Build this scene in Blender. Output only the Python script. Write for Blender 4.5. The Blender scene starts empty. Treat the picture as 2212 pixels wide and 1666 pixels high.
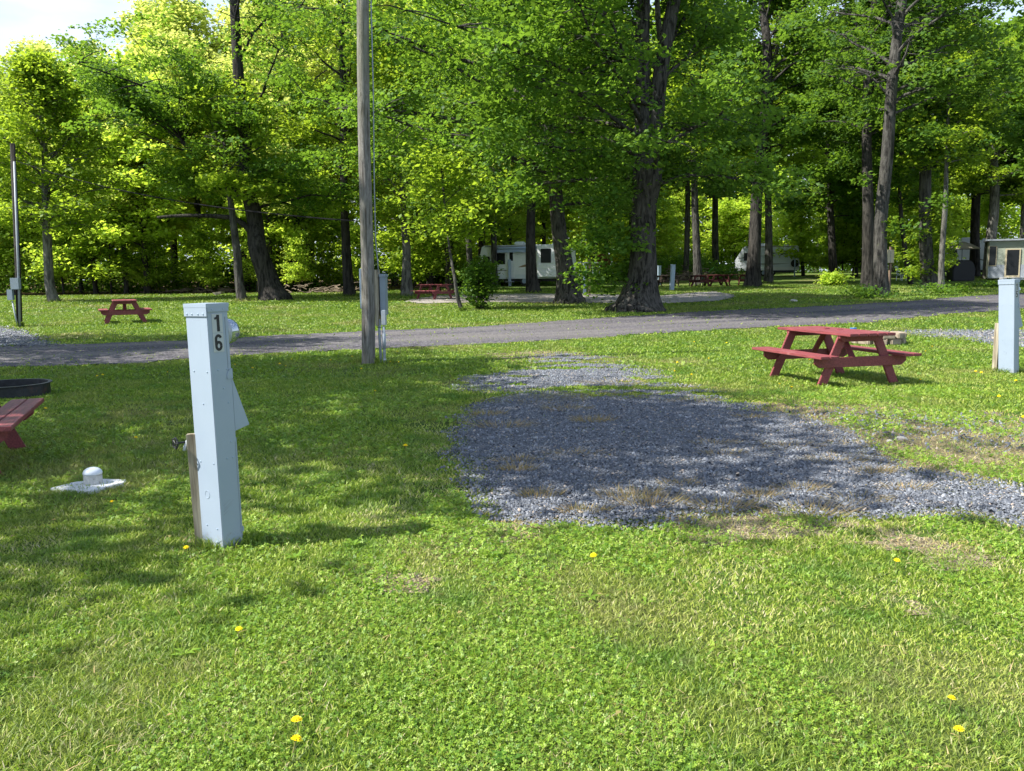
import bpy, bmesh, math, random
import numpy as np
from mathutils import Vector, Matrix
rad = math.radians
random.seed(7)
RNG = np.random.default_rng(11)
sc = bpy.context.scene
col = sc.collection
# ------------------------------------------------------------------ camera
F = 1900.0                                   # focal length in units of a 2212 px wide picture
CAMH = 1.6
cam_d = bpy.data.cameras.new('camera'); cam = bpy.data.objects.new('camera', cam_d); col.objects.link(cam)
cam_d.sensor_width = 36.0; cam_d.lens = F/2212*36.0; cam_d.clip_end = 2000; cam_d.clip_start = .05
PITCH = math.atan((833-595)/F)
MC = Matrix.Rotation(rad(90)-PITCH, 3, 'X') @ Matrix.Rotation(-0.012, 3, 'Z')
cam.matrix_world = Matrix.Translation((0, 0, CAMH)) @ MC.to_4x4()
sc.camera = cam

def zt(y):
    """terrain height: level lawn, then a gentle rise into the trees"""
    y = np.asarray(y, dtype=float)
    s = np.clip((y-14)/10, 0, 1)
    base = np.where(y > 24, .018*(y-19), .018*5*s*s*1.0)
    base = np.where(y > 110, .018*91, base)
    return base
def ztf(y): return float(zt(y))
def ray(px, py):
    return (MC @ Vector(((px-1106)/F, -(py-833)/F, -1))).normalized()
def G(px, py):
    """ground point seen at a place in the photograph"""
    d = ray(px, py); lo, hi = .5, 400.
    for _ in range(60):
        m = (lo+hi)/2; t = m/d.y
        if CAMH+d.z*t > ztf(m): lo = m
        else: hi = m
    t = lo/d.y
    return Vector((d.x*t, lo, ztf(lo)))
def W(px, py, Y):
    d = ray(px, py); t = Y/d.y
    return Vector((d.x*t, Y, CAMH+d.z*t))

# ------------------------------------------------------------------ materials
def nm(name):
    m = bpy.data.materials.new(name); m.use_nodes = True
    nt = m.node_tree
    for n in list(nt.nodes): nt.nodes.remove(n)
    out = nt.nodes.new('ShaderNodeOutputMaterial')
    return m, nt, out
def N(nt, t, **kw):
    n = nt.nodes.new(t)
    for k, v in kw.items():
        if k in n.inputs.keys() if isinstance(k, str) else False: n.inputs[k].default_value = v
        else: setattr(n, k, v)
    return n
def ramp(nt, src, stops, interp='LINEAR'):
    r = nt.nodes.new('ShaderNodeValToRGB'); r.color_ramp.interpolation = interp
    e = r.color_ramp.elements
    while len(e) < len(stops): e.new(.5)
    for i, (p, c) in enumerate(stops):
        e[i].position = p; e[i].color = (*c, 1) if len(c) == 3 else c
    if src is not None: nt.links.new(src, r.inputs[0])
    return r.outputs[0]
def noise(nt, scale, detail=4, rough=.55, coord=None, vec_scale=None, dist=0):
    tc = coord
    if tc is None:
        g = nt.nodes.new('ShaderNodeTexCoord'); tc = g.outputs['Object']
    if vec_scale:
        mp = nt.nodes.new('ShaderNodeMapping'); mp.inputs['Scale'].default_value = vec_scale
        nt.links.new(tc, mp.inputs[0]); tc = mp.outputs[0]
    n = nt.nodes.new('ShaderNodeTexNoise'); n.inputs['Scale'].default_value = scale
    n.inputs['Detail'].default_value = detail; n.inputs['Roughness'].default_value = rough
    n.inputs['Distortion'].default_value = dist
    nt.links.new(tc, n.inputs['Vector'])
    return n.outputs[0]
def mix(nt, fac, a, b, mode='MIX'):
    m = nt.nodes.new('ShaderNodeMix'); m.data_type = 'RGBA'; m.blend_type = mode
    for inp, v in ((m.inputs[0], fac), (m.inputs[6], a), (m.inputs[7], b)):
        if isinstance(v, (int, float)): inp.default_value = v
        elif isinstance(v, tuple): inp.default_value = (*v, 1)
        else: nt.links.new(v, inp)
    return m.outputs[2]
def bump(nt, h, strength, dist):
    b = nt.nodes.new('ShaderNodeBump'); b.inputs['Strength'].default_value = strength
    b.inputs['Distance'].default_value = dist; nt.links.new(h, b.inputs['Height']); return b.outputs[0]
def princ(nt, out, colr, rough=.6, spec=.4, metal=0, normal=None):
    p = nt.nodes.new('ShaderNodeBsdfPrincipled')
    if isinstance(colr, tuple): p.inputs['Base Color'].default_value = (*colr, 1)
    else: nt.links.new(colr, p.inputs['Base Color'])
    if isinstance(rough, (int, float)): p.inputs['Roughness'].default_value = rough
    else: nt.links.new(rough, p.inputs['Roughness'])
    p.inputs['Specular IOR Level'].default_value = spec; p.inputs['Metallic'].default_value = metal
    if normal is not None: nt.links.new(normal, p.inputs['Normal'])
    nt.links.new(p.outputs[0], out.inputs[0]); return p

def plain(name, c, rough=.5, spec=.4, metal=0, var=.12, scale=6, bmp=0, vec=None, dirt=None):
    m, nt, out = nm(name)
    n = noise(nt, scale, 5, .6, vec_scale=vec)
    a = tuple(max(0, x*(1-var)) for x in c); b = tuple(min(1, x*(1+var)) for x in c)
    cr = ramp(nt, n, [(.3, a), (.7, b)])
    if dirt:
        n2 = noise(nt, scale*.35, 6, .7)
        f = ramp(nt, n2, [(dirt[1], (0, 0, 0)), (dirt[1]+.12, (1, 1, 1))])
        cr = mix(nt, f, cr, dirt[0])
    nrm = bump(nt, n, bmp, .01) if bmp else None
    princ(nt, out, cr, rough, spec, metal, nrm); return m

def leaf_mat(name, dark, mid, light, trans, tf=.38, yellow=None):
    m, nt, out = nm(name)
    at = nt.nodes.new('ShaderNodeAttribute'); at.attribute_name = 'v'
    base = ramp(nt, at.outputs['Fac'], [(0, dark), (.45, mid), (1, light)])
    g = nt.nodes.new('ShaderNodeNewGeometry')
    cl = noise(nt, .55, 3, .5, coord=g.outputs['Position'])
    f = ramp(nt, cl, [(.42, (0, 0, 0)), (.66, (1, 1, 1))])
    base = mix(nt, f, base, yellow or tuple(min(1, x*1.5) for x in light))
    base2 = mix(nt, .55, base, ramp(nt, at.outputs['Fac'], [(0, dark), (.45, mid), (1, light)]))
    p = nt.nodes.new('ShaderNodeBsdfPrincipled'); nt.links.new(base2, p.inputs['Base Color'])
    p.inputs['Roughness'].default_value = .5; p.inputs['Specular IOR Level'].default_value = .16
    t = nt.nodes.new('ShaderNodeBsdfTranslucent')
    tc = mix(nt, .7, base2, trans, 'MIX'); nt.links.new(tc, t.inputs[0])
    ms = nt.nodes.new('ShaderNodeMixShader'); ms.inputs[0].default_value = tf
    nt.links.new(p.outputs[0], ms.inputs[1]); nt.links.new(t.outputs[0], ms.inputs[2])
    nt.links.new(ms.outputs[0], out.inputs[0]); return m

def bark_mat(name, dark, light, scale=9, moss=None, mossat=.6):
    m, nt, out = nm(name)
    n = noise(nt, scale, 6, .65, vec_scale=(1, 1, .16), dist=.35)
    n2 = noise(nt, 1.3, 4, .6)
    c = ramp(nt, n, [(.42, dark), (.56, light)])
    c = mix(nt, ramp(nt, n2, [(.4, (0, 0, 0)), (.7, (1, 1, 1))]), c, mix(nt, .5, c, tuple(x*1.35 for x in light)))
    if moss:
        n3 = noise(nt, 3.1, 6, .7)
        c = mix(nt, ramp(nt, n3, [(mossat, (0, 0, 0)), (mossat+.08, (1, 1, 1))]), c, moss)
    princ(nt, out, c, .9, .15, 0, bump(nt, n, 1, .12)); return m

M = {}
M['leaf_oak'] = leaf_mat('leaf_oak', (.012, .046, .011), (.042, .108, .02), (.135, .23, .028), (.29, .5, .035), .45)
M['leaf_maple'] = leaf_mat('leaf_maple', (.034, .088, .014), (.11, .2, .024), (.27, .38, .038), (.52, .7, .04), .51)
M['leaf_bright'] = leaf_mat('leaf_bright', (.11, .2, .025), (.27, .41, .048), (.43, .55, .085), (.7, .88, .07), .57)  # raised tone, puts the backlit glow of the wood into the leaves
M['leaf_pale'] = leaf_mat('leaf_pale', (.2, .28, .045), (.36, .46, .09), (.52, .6, .19), (.8, .88, .18), .54, (.5, .48, .2))  # sunlight on the left wood painted in as paler leaf colour
M['leaf_dark'] = leaf_mat('leaf_dark', (.014, .044, .01), (.04, .098, .018), (.1, .18, .026), (.24, .42, .03), .42)  # low tone; in the right-hand crowns it paints in their shade
M['bark_grey'] = bark_mat('bark_grey', (.016, .015, .014), (.085, .082, .074), 9, (.1, .11, .06), .62)
M['bark_dark'] = bark_mat('bark_dark', (.009, .0085, .008), (.05, .046, .041), 8)
M['bark_oak'] = bark_mat('bark_oak', (.011, .01, .009), (.09, .084, .075), 11, (.19, .2, .17), .64)
M['bark_pale'] = bark_mat('bark_pale', (.04, .039, .036), (.165, .16, .143), 10, (.3, .31, .28), .6)
M['red'] = plain('red_painted_wood', (.21, .05, .055), .55, .4, 0, .42, 5, .5, (1, 14, 14), ((.31, .14, .13), .6))
M['red_dark'] = plain('dark_red_wood', (.085, .028, .026), .7, .2, 0, .3, 5)  # darker base colour than the red of the other tables
M['brown_wood'] = plain('brown_table_wood', (.06, .045, .035), .8, .2, 0, .3, 5)  # dark brown base for the left half of the table row
M['ped'] = plain('pedestal_paint', (.34, .43, .53), .36, .5, 0, .035, 3, 0, None, ((.3, .36, .42), .66))
M['ped_far'] = plain('pedestal_paint_far', (.28, .36, .45), .45, .4, 0, .06, 3)
M['plate'] = plain('white_plate', (.4, .43, .44), .5, .3, 0, .03)
M['black'] = plain('black_vinyl', (.012, .013, .016), .45, .4, 0, .1)
M['steel'] = plain('dark_steel', (.03, .034, .038), .5, .5, .5, .4, 9, .3, None, ((.09, .05, .035), .62))
M['rivet'] = plain('rivet_paint', (.28, .36, .46), .3, .5, 0, .02)
M['pipe'] = plain('grey_conduit', (.34, .38, .42), .4, .4, 0, .1, 7)
M['box_grey'] = plain('grey_meter_box', (.2, .25, .3), .4, .5, 0, .08, 4)
M['concrete'] = plain('concrete', (.56, .57, .59), .85, .2, 0, .18, 9, .4, None, ((.3, .28, .25), .6))
M['pvc'] = plain('white_pvc', (.45, .45, .43), .6, .3, 0, .15, 70, 0, None, ((.16, .14, .11), .56))
M['cap'] = plain('white_cap', (.64, .68, .74), .35, .4, 0, .03)
M['stone_block'] = plain('tan_block', (.3, .25, .19), .9, .2, 0, .35, 9, .8)
M['white_metal'] = plain('white_siding', (.8, .8, .8), .4, .4, 0, .04, 2)
M['trim_grey'] = plain('grey_trim', (.25, .28, .32), .5)
M['tan'] = plain('tan_panel', (.4, .35, .24), .6, .3, 0, .1, 4)
M['tyre'] = plain('tyre', (.02, .02, .02), .8)
M['cloth_blue'] = plain('awning_cloth', (.3, .38, .55), .7, .2, 0, .3, 30, 0, (12, 1, 1))
M['canopy_tan'] = plain('canopy_cloth', (.28, .25, .2), .8)
M['tarp'] = plain('black_tarp', (.008, .009, .011), .6)
M['graphic'] = plain('dark_graphic', (.1, .09, .09), .5)
M['graphic_brown'] = plain('brown_graphic', (.25, .17, .1), .5)
M['yellow'] = plain('petal_yellow', (.92, .72, .01), .6, .2, 0, .06, 60)
M['stem'] = plain('flower_stem', (.2, .19, .06), .6)
M['orange_roof'] = plain('orange_roof', (.55, .25, .08), .6)
M['rust_shed'] = plain('red_shed', (.22, .06, .035), .7, .2, 0, .2, 4, 0, (20, 1, 1))
M['deck_wood'] = plain('deck_wood', (.2, .14, .1), .8, .2, 0, .3, 6)
M['lime'] = plain('lime_plastic', (.2, .6, .12), .4)
M['blue_plastic'] = plain('blue_plastic', (.03, .22, .6), .4)
M['soil'] = plain('soil_mound', (.2, .14, .1), .95, .1, 0, .4, 6, .6)
M['twig'] = plain('dead_wood', (.2, .16, .12), .9, .1, 0, .4, 5)
M['cable'] = plain('cable', (.012, .012, .013), .9, .05)
M['pebble'] = plain('pale_stone', (.4, .38, .34), .8, .2, 0, .2, 20)

def ped_mat():
    m, nt, out = nm('pedestal_paint_stained')
    n = noise(nt, 3, 4); c = ramp(nt, n, [(.3, (.265, .325, .405)), (.7, (.29, .35, .43))])
    tc_ = nt.nodes.new('ShaderNodeTexCoord'); sx_ = nt.nodes.new('ShaderNodeSeparateXYZ'); nt.links.new(tc_.outputs['Object'], sx_.inputs[0])
    st = noise(nt, 38, 5, .7); st2 = noise(nt, 14, 6, .75, vec_scale=(1, 1, .16))
    a = nt.nodes.new('ShaderNodeMath'); a.operation = 'MULTIPLY_ADD'; nt.links.new(sx_.outputs[2], a.inputs[0]); a.inputs[1].default_value = -2.6; nt.links.new(st, a.inputs[2])
    c = mix(nt, ramp(nt, a.outputs[0], [(.3, (0, 0, 0)), (.62, (.75, .75, .75))]), c, (.2, .17, .13))
    c = mix(nt, ramp(nt, st2, [(.6, (0, 0, 0)), (.76, (.4, .4, .4))]), c, (.22, .27, .31))
    c = mix(nt, ramp(nt, st, [(.7, (0, 0, 0)), (.74, (.6, .6, .6))]), c, (.16, .17, .17))
    princ(nt, out, c, .38, .45, 0, bump(nt, noise(nt, 2.2, 2), .12, .03)); return m
M['ped'] = ped_mat()
def glass(name, c=(.012, .014, .016), r=.3):
    m, nt, out = nm(name); princ(nt, out, c, r, .25); return m
M['glass'] = glass('window_glass')
def dome_glass():
    m, nt, out = nm('meter_dome_glass')
    p = princ(nt, out, (.42, .47, .52), .07, .9, .75); return m
M['dome'] = dome_glass()

def weathered():
    m, nt, out = nm('weathered_pole_wood')
    n = noise(nt, 7, 7, .7, vec_scale=(1, 1, .22), dist=2.0)
    n2 = noise(nt, 34, 4, .6, vec_scale=(1, 1, .05))
    n3 = noise(nt, .8, 4, .6, vec_scale=(1, 1, .5))
    c = ramp(nt, n, [(.3, (.095, .085, .075)), (.55, (.225, .215, .2)), (.75, (.32, .31, .29))])
    c = mix(nt, ramp(nt, n2, [(.35, (1, 1, 1)), (.5, (0, 0, 0))]), c, (.06, .052, .045))
    c = mix(nt, ramp(nt, n3, [(.45, (0, 0, 0)), (.7, (.7, .7, .7))]), c, (.16, .17, .11))
    princ(nt, out, c, .9, .15, 0, bump(nt, n, .8, .03)); return m
M['pole_wood'] = weathered()
def plank():
    m, nt, out = nm('grey_plank')
    n = noise(nt, 26, 5, .6, vec_scale=(1, 1, .07))
    c = ramp(nt, n, [(.35, (.16, .13, .09)), (.65, (.42, .38, .29))])
    princ(nt, out, c, .9, .15, 0, bump(nt, n, .4, .01)); return m
M['plank'] = plank()
def siding(name, c, pitch):
    m, nt, out = nm(name)
    tc = nt.nodes.new('ShaderNodeTexCoord')
    w = nt.nodes.new('ShaderNodeTexWave'); w.wave_type = 'BANDS'; w.bands_direction = 'Z'; w.wave_profile = 'SAW'
    w.inputs['Scale'].default_value = 1/pitch/3.14159*.5*3.14159/1.0*.314; w.inputs['Distortion'].default_value = 0
    nt.links.new(tc.outputs['Object'], w.inputs['Vector'])
    cc = mix(nt, ramp(nt, w.outputs['Fac'], [(.0, (.6, .6, .6)), (.12, (1, 1, 1))]), tuple(x*.72 for x in c), c)
    n = noise(nt, 1.2, 4)
    cc = mix(nt, ramp(nt, n, [(.4, (0, 0, 0)), (.8, (.35, .35, .35))]), cc, tuple(x*.75 for x in c))
    princ(nt, out, cc, .42, .4, 0, bump(nt, w.outputs['Fac'], .6, .02)); return m
M['siding_white'] = siding('white_corrugated_siding', (.78, .8, .82), .1)
M['siding_silver'] = siding('silver_corrugated_siding', (.68, .73, .78), .1)
M['siding_tan'] = siding('tan_lap_siding', (.33, .37, .3), .13)

def ground_mat():
    m, nt, out = nm('lawn_soil')
    g = nt.nodes.new('ShaderNodeNewGeometry'); P = g.outputs['Position']
    a = noise(nt, .35, 5, .6, coord=P); b = noise(nt, 9, 6, .7, coord=P); c3 = noise(nt, 60, 3, .6, coord=P)
    c = ramp(nt, b, [(.3, (.03, .055, .012)), (.5, (.065, .115, .02)), (.7, (.13, .18, .035))])
    c = mix(nt, ramp(nt, a, [(.5, (0, 0, 0)), (.68, (.75, .75, .75))]), c, ramp(nt, b, [(.3, (.1, .085, .04)), (.7, (.26, .22, .11))]))
    # leaf litter under the wood behind the left lawn
    sx = nt.nodes.new('ShaderNodeSeparateXYZ'); nt.links.new(P, sx.inputs[0])
    def mth(op, x, y):
        q = nt.nodes.new('ShaderNodeMath'); q.operation = op
        for i, v in enumerate((x, y)):
            if isinstance(v, (int, float)): q.inputs[i].default_value = v
            else: nt.links.new(v, q.inputs[i])
        return q.outputs[0]
    yy = mth('ADD', sx.outputs['Y'], mth('MULTIPLY', a, 6.0))
    xx = mth('MULTIPLY', sx.outputs['X'], .55)
    edge = mth('SUBTRACT', mth('SUBTRACT', yy, 57.5), mth('MAXIMUM', mth('MULTIPLY', mth('ADD', sx.outputs['X'], 10), 1.6), 0))
    q = nt.nodes.new('ShaderNodeMapRange'); q.inputs[1].default_value = 0; q.inputs[2].default_value = 2.0
    nt.links.new(edge, q.inputs[0])
    litter = ramp(nt, b, [(.3, (.05, .035, .02)), (.7, (.17, .12, .075))])
    c = mix(nt, q.outputs[0], c, litter)
    princ(nt, out, c, .95, .1, 0, bump(nt, mix(nt, .5, b, c3), 1, .06)); return m
M['ground'] = ground_mat()

def gravel_mat(name, dark, mid, light, warm, scale=28, streak=None):
    m, nt, out = nm(name)
    g = nt.nodes.new('ShaderNodeNewGeometry'); P = g.outputs['Position']
    v = nt.nodes.new('ShaderNodeTexVoronoi'); v.inputs['Scale'].default_value = scale; nt.links.new(P, v.inputs['Vector'])
    v2 = nt.nodes.new('ShaderNodeTexVoronoi'); v2.inputs['Scale'].default_value = scale*.42; nt.links.new(P, v2.inputs['Vector'])
    s = nt.nodes.new('ShaderNodeSeparateColor'); nt.links.new(v.outputs['Color'], s.inputs[0])
    c = ramp(nt, s.outputs[0], [(0, dark), (.5, mid), (.93, light), (1, tuple(min(1, x*1.6) for x in light))])
    big = noise(nt, .5, 5, .6, coord=P, vec_scale=(.5, 1.4, 1))
    c = mix(nt, ramp(nt, big, [(.42, (0, 0, 0)), (.7, (.6, .6, .6))]), c, warm)
    if streak:
        mpp = nt.nodes.new('ShaderNodeMapping'); mpp.inputs['Rotation'].default_value = (0, 0, rad(-24)); nt.links.new(P, mpp.inputs[0])
        sk = noise(nt, 1.0, 4, .6, coord=mpp.outputs[0], vec_scale=(.05, .75, 1))
        c = mix(nt, ramp(nt, sk, [(.46, (0, 0, 0)), (.62, (.75, .75, .75))]), c, streak)
        c = mix(nt, ramp(nt, sk, [(.3, (.6, .6, .6)), (.42, (0, 0, 0))]), c, tuple(x*.55 for x in mid))
    h = mix(nt, .5, v.outputs['Distance'], v2.outputs['Distance'])
    princ(nt, out, c, .85, .25, 0, bump(nt, h, 1, .05)); return m
M['road'] = gravel_mat('road_gravel', (.028, .028, .036), (.064, .061, .075), (.14, .132, .15), (.105, .095, .09), 24, (.15, .14, .138))
M['padg'] = gravel_mat('slate_bed', (.035, .04, .05), (.085, .095, .12), (.2, .22, .26), (.13, .12, .12), 40)
M['siteg'] = gravel_mat('pale_site_gravel', (.12, .11, .105), (.26, .24, .235), (.4, .38, .36), (.28, .24, .2), 22)

def attr_mat(name, stops, rough=.6, spec=.3, trans=None, tf=.3, patch=None):
    m, nt, out = nm(name)
    at = nt.nodes.new('ShaderNodeAttribute'); at.attribute_name = 'v'
    c = ramp(nt, at.outputs['Fac'], stops)
    if patch:
        g = nt.nodes.new('ShaderNodeNewGeometry')
        for (sc_, lo, hi, colr, amt) in patch:
            n = noise(nt, sc_, 4, .6, coord=g.outputs['Position'])
            f = ramp(nt, n, [(lo, (0, 0, 0)), (hi, (amt, amt, amt))])
            c = mix(nt, f, c, colr)
    p = princ(nt, out, c, rough, spec)
    if trans:
        t = nt.nodes.new('ShaderNodeBsdfTranslucent'); nt.links.new(mix(nt, .5, c, trans), t.inputs[0])
        ms = nt.nodes.new('ShaderNodeMixShader'); ms.inputs[0].default_value = tf
        nt.links.new(p.outputs[0], ms.inputs[1]); nt.links.new(t.outputs[0], ms.inputs[2])
        nt.links.new(ms.outputs[0], out.inputs[0])
    return m
M['grass'] = attr_mat('grass_blades', [(0, (.03, .08, .012)), (.25, (.125, .22, .022)), (.5, (.31, .41, .045)), (.72, (.44, .49, .1)), (.85, (.5, .46, .2)), (1, (.6, .52, .36))],
    .5, .35, (.3, .45, .03), .35, [(.35, .48, .68, (.3, .29, .1), .75), (1.6, .5, .66, (.08, .2, .025), .75), (5, .56, .7, (.34, .29, .16), .5)])
M['clover'] = attr_mat('clover_leaves', [(0, (.07, .165, .018)), (.5, (.18, .31, .028)), (.9, (.31, .43, .05)), (1, (.36, .46, .13))], .5, .35, (.34, .55, .03), .38)
M['slate'] = attr_mat('slate_chips', [(0, (.04, .046, .058)), (.4, (.1, .112, .134)), (.8, (.175, .19, .22)), (.94, (.3, .32, .35)), (.95, (.3, .27, .24)), (1, (.36, .29, .23))], .6, .4)
M['tuft'] = attr_mat('dry_tufts', [(0, (.2, .2, .06)), (.5, (.4, .3, .13)), (1, (.5, .36, .2))], .7, .2, (.5, .36, .15), .3)

# ------------------------------------------------------------------ object helpers
def tag(o, label=None, cat=None, group=None, kind=None):
    if label: o['label'] = label
    if cat: o['category'] = cat
    if group: o['group'] = group
    if kind: o['kind'] = kind
    return o
def empty(name, loc, rz=0, label=None, cat=None, group=None):
    o = bpy.data.objects.new(name, None); col.objects.link(o)
    o.location = loc; o.rotation_euler = (0, 0, rz); o.empty_display_size = .2
    return tag(o, label, cat, group)
def link(name, me, parent=None):
    o = bpy.data.objects.new(name, me); col.objects.link(o)
    if parent: o.parent = parent
    return o
def np_mesh(name, V, Q, mat, attr=None, parent=None, smooth=False):
    """V (n,3), Q (m,k) -> object"""
    me = bpy.data.meshes.new(name)
    V = np.ascontiguousarray(V, dtype=np.float32); Q = np.ascontiguousarray(Q, dtype=np.int32)
    k = Q.shape[1]
    me.vertices.add(len(V)); me.vertices.foreach_set('co', V.ravel())
    me.loops.add(Q.size); me.loops.foreach_set('vertex_index', Q.ravel())
    me.polygons.add(len(Q)); me.polygons.foreach_set('loop_start', np.arange(0, Q.size, k, dtype=np.int32))
    me.polygons.foreach_set('loop_total', np.full(len(Q), k, dtype=np.int32))
    if smooth: me.polygons.foreach_set('use_smooth', np.ones(len(Q), dtype=bool))
    me.update(calc_edges=True)
    if attr is not None:
        a = me.attributes.new('v', 'FLOAT', 'FACE'); a.data.foreach_set('value', np.ascontiguousarray(attr, dtype=np.float32))
    me.materials.append(mat)
    return link(name, me, parent)
class MB:
    def __init__(s): s.v = []; s.f = []
    def add(s, vs, fs):
        n = len(s.v); s.v += [tuple(v) for v in vs]; s.f += [tuple(i+n for i in f) for f in fs]; return s
    def box(s, c, d, mtx=None, ch=0):
        x, y, z = c; a, b, e = d[0]/2, d[1]/2, d[2]/2
        vs = [Vector((x+i*a, y+j*b, z+k*e)) for k in (-1, 1) for j in (-1, 1) for i in (-1, 1)]
        if mtx is not None: vs = [mtx @ v for v in vs]
        return s.add(vs, [(0, 2, 3, 1), (4, 5, 7, 6), (0, 1, 5, 4), (2, 6, 7, 3), (0, 4, 6, 2), (1, 3, 7, 5)])
    def prism(s, poly, a0, a1, axis='y'):
        """polygon in the plane normal to axis, extruded a0..a1"""
        n = len(poly)
        def mk(p, a): return {'y': (p[0], a, p[1]), 'x': (a, p[0], p[1]), 'z': (p[0], p[1], a)}[axis]
        vs = [mk(p, a0) for p in poly]+[mk(p, a1) for p in poly]
        fs = [tuple(range(n)), tuple(range(2*n-1, n-1, -1))]
        fs += [(i, i+n, (i+1) % n+n, (i+1) % n) for i in range(n)]
        return s.add(vs, fs)
    def tube(s, pts, rs, n=8, cap=True, lobes=None):
        pts = [Vector(p) for p in pts]; rings = []
        if isinstance(rs, (int, float)): rs = [rs]*len(pts)
        up = Vector((.13, .99, .02))
        for i, p in enumerate(pts):
            d = (pts[min(i+1, len(pts)-1)]-pts[max(i-1, 0)]).normalized()
            a = d.cross(up)
            if a.length < .05: a = d.cross(Vector((1, 0, 0)))
            a.normalize(); b = d.cross(a)
            ring = []
            for j in range(n):
                t = 2*math.pi*j/n; r = rs[i]
                if lobes: r *= lobes(i, t)
                ring.append(p+a*(math.cos(t)*r)+b*(math.sin(t)*r))
            rings.append(ring)
        vs = [v for r in rings for v in r]; fs = []
        for i in range(len(pts)-1):
            for j in range(n):
                k = (j+1) % n
                fs.append((i*n+j, i*n+k, (i+1)*n+k, (i+1)*n+j))
        if cap:
            fs.append(tuple(range(n-1, -1, -1))); fs.append(tuple((len(pts)-1)*n+j for j in range(n)))
        return s.add(vs, fs)
    def lathe(s, c, prof, n=16, mtx=None):
        vs = []; fs = []
        for r, z in prof:
            for j in range(n):
                t = 2*math.pi*j/n; v = Vector((r*math.cos(t), r*math.sin(t), z))
                vs.append((mtx @ v if mtx is not None else v)+Vector(c))
        for i in range(len(prof)-1):
            for j in range(n):
                k = (j+1) % n; fs.append((i*n+j, i*n+k, (i+1)*n+k, (i+1)*n+j))
        fs.append(tuple(range(n-1, -1, -1))); fs.append(tuple((len(prof)-1)*n+j for j in range(n)))
        return s.add(vs, fs)
    def build(s, name, mat, parent=None, bevel=0, smooth=False, loc=None):
        me = bpy.data.meshes.new(name); me.from_pydata(s.v, [], s.f); me.update()
        bm = bmesh.new(); bm.from_mesh(me); bmesh.ops.recalc_face_normals(bm, faces=bm.faces)
        if bevel:
            bmesh.ops.bevel(bm, geom=list(bm.edges), offset=bevel, segments=2, affect='EDGES', clamp_overlap=True)
        bm.to_mesh(me); bm.free()
        if smooth: me.polygons.foreach_set('use_smooth', [True]*len(me.polygons))
        me.materials.append(mat); o = link(name, me, parent)
        if loc is not None: o.location = loc
        return o
def copy_tree(o, parent=None):
    c = o.copy(); col.objects.link(c); c.parent = parent
    for ch in [x for x in list(bpy.data.objects) if x.parent == o]:
        copy_tree(ch, c)
    return c
CH = {}
def copy_thing(o):
    """copy a thing with parts and sub-parts (children looked up once)"""
    c = o.copy(); col.objects.link(c)
    for ch in o.children:
        d = ch.copy(); col.objects.link(d); d.parent = c
        for g in ch.children:
            e = g.copy(); col.objects.link(e); e.parent = d
    return c

# ------------------------------------------------------------------ ground masks
def in_poly(X, Y, poly):
    ins = np.zeros(X.shape, bool); n = len(poly)
    for i in range(n):
        x1, y1 = poly[i]; x2, y2 = poly[(i+1) % n]
        c = ((y1 > Y) != (y2 > Y)) & (X < (x2-x1)*(Y-y1)/((y2-y1) if abs(y2-y1) > 1e-9 else 1e-9)+x1)
        ins ^= c
    return ins
def poly_dist(X, Y, poly):
    d = np.full(X.shape, 1e9); n = len(poly)
    for i in range(n):
        x1, y1 = poly[i]; x2, y2 = poly[(i+1) % n]
        dx, dy = x2-x1, y2-y1; L = dx*dx+dy*dy+1e-12
        t = np.clip(((X-x1)*dx+(Y-y1)*dy)/L, 0, 1)
        d = np.minimum(d, np.hypot(X-x1-t*dx, Y-y1-t*dy))
    return np.where(in_poly(X, Y, poly), d, -d)
def wob(X, Y, s=1.0, seed=0):
    r = np.random.default_rng(seed); o = 0
    for k in range(7):
        a = r.uniform(0, 6.28); f = s*(1.2**k)*r.uniform(.8, 1.6); ph = r.uniform(0, 6.28)
        o = o+np.sin((X*math.cos(a)+Y*math.sin(a))*f+ph)
    return o/7
def GP(lst): return [tuple(G(*p)[:2]) for p in lst]
PAD = GP([(1012, 884), (1060, 868), (1130, 856), (1300, 858), (1450, 862), (1620, 878), (1710, 905), (1800, 930), (1850, 965), (1900, 1000),
          (2000, 1022), (2100, 1050), (2212, 1066), (2320, 1085), (2330, 1140), (2212, 1132), (2080, 1117), (1900, 1116), (1700, 1108),
          (1500, 1112), (1320, 1128), (1180, 1132), (1090, 1124), (1050, 1080), (1025, 1030), (1012, 980), (1000, 940)])
PAD2 = GP([(958, 834), (1010, 808), (1110, 800), (1250, 782), (1400, 792), (1450, 820), (1370, 842), (1200, 852), (1050, 852), (970, 847)])
PAD2b = GP([(1240, 838), (1440, 818), (1520, 840), (1600, 868), (1640, 884), (1450, 872), (1300, 868)])
PAD3 = GP([(1100, 772), (1200, 762), (1330, 768), (1400, 786), (1250, 792), (1120, 790)])
PADR = GP([(1925, 720), (1990, 714), (2150, 713), (2260, 716), (2330, 735), (2260, 754), (2140, 747), (2060, 733), (1980, 727)])
PADL = GP([(-80, 702), (10, 706), (60, 718), (92, 732), (118, 747), (-80, 752)])
SITE = GP([(862, 652), (930, 639), (1060, 635), (1250, 635), (1420, 639), (1545, 629), (1600, 640), (1560, 651), (1440, 657), (1300, 656), (1060, 654), (900, 657)])
near = [(-900, 866), (-260, 822), (0, 797), (300, 788), (500, 771), (830, 755), (1000, 748), (1200, 738), (1450, 720), (1700, 706), (1862, 700), (1940, 692), (2058, 680), (2158, 673), (2330, 660), (2650, 640)]
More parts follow.
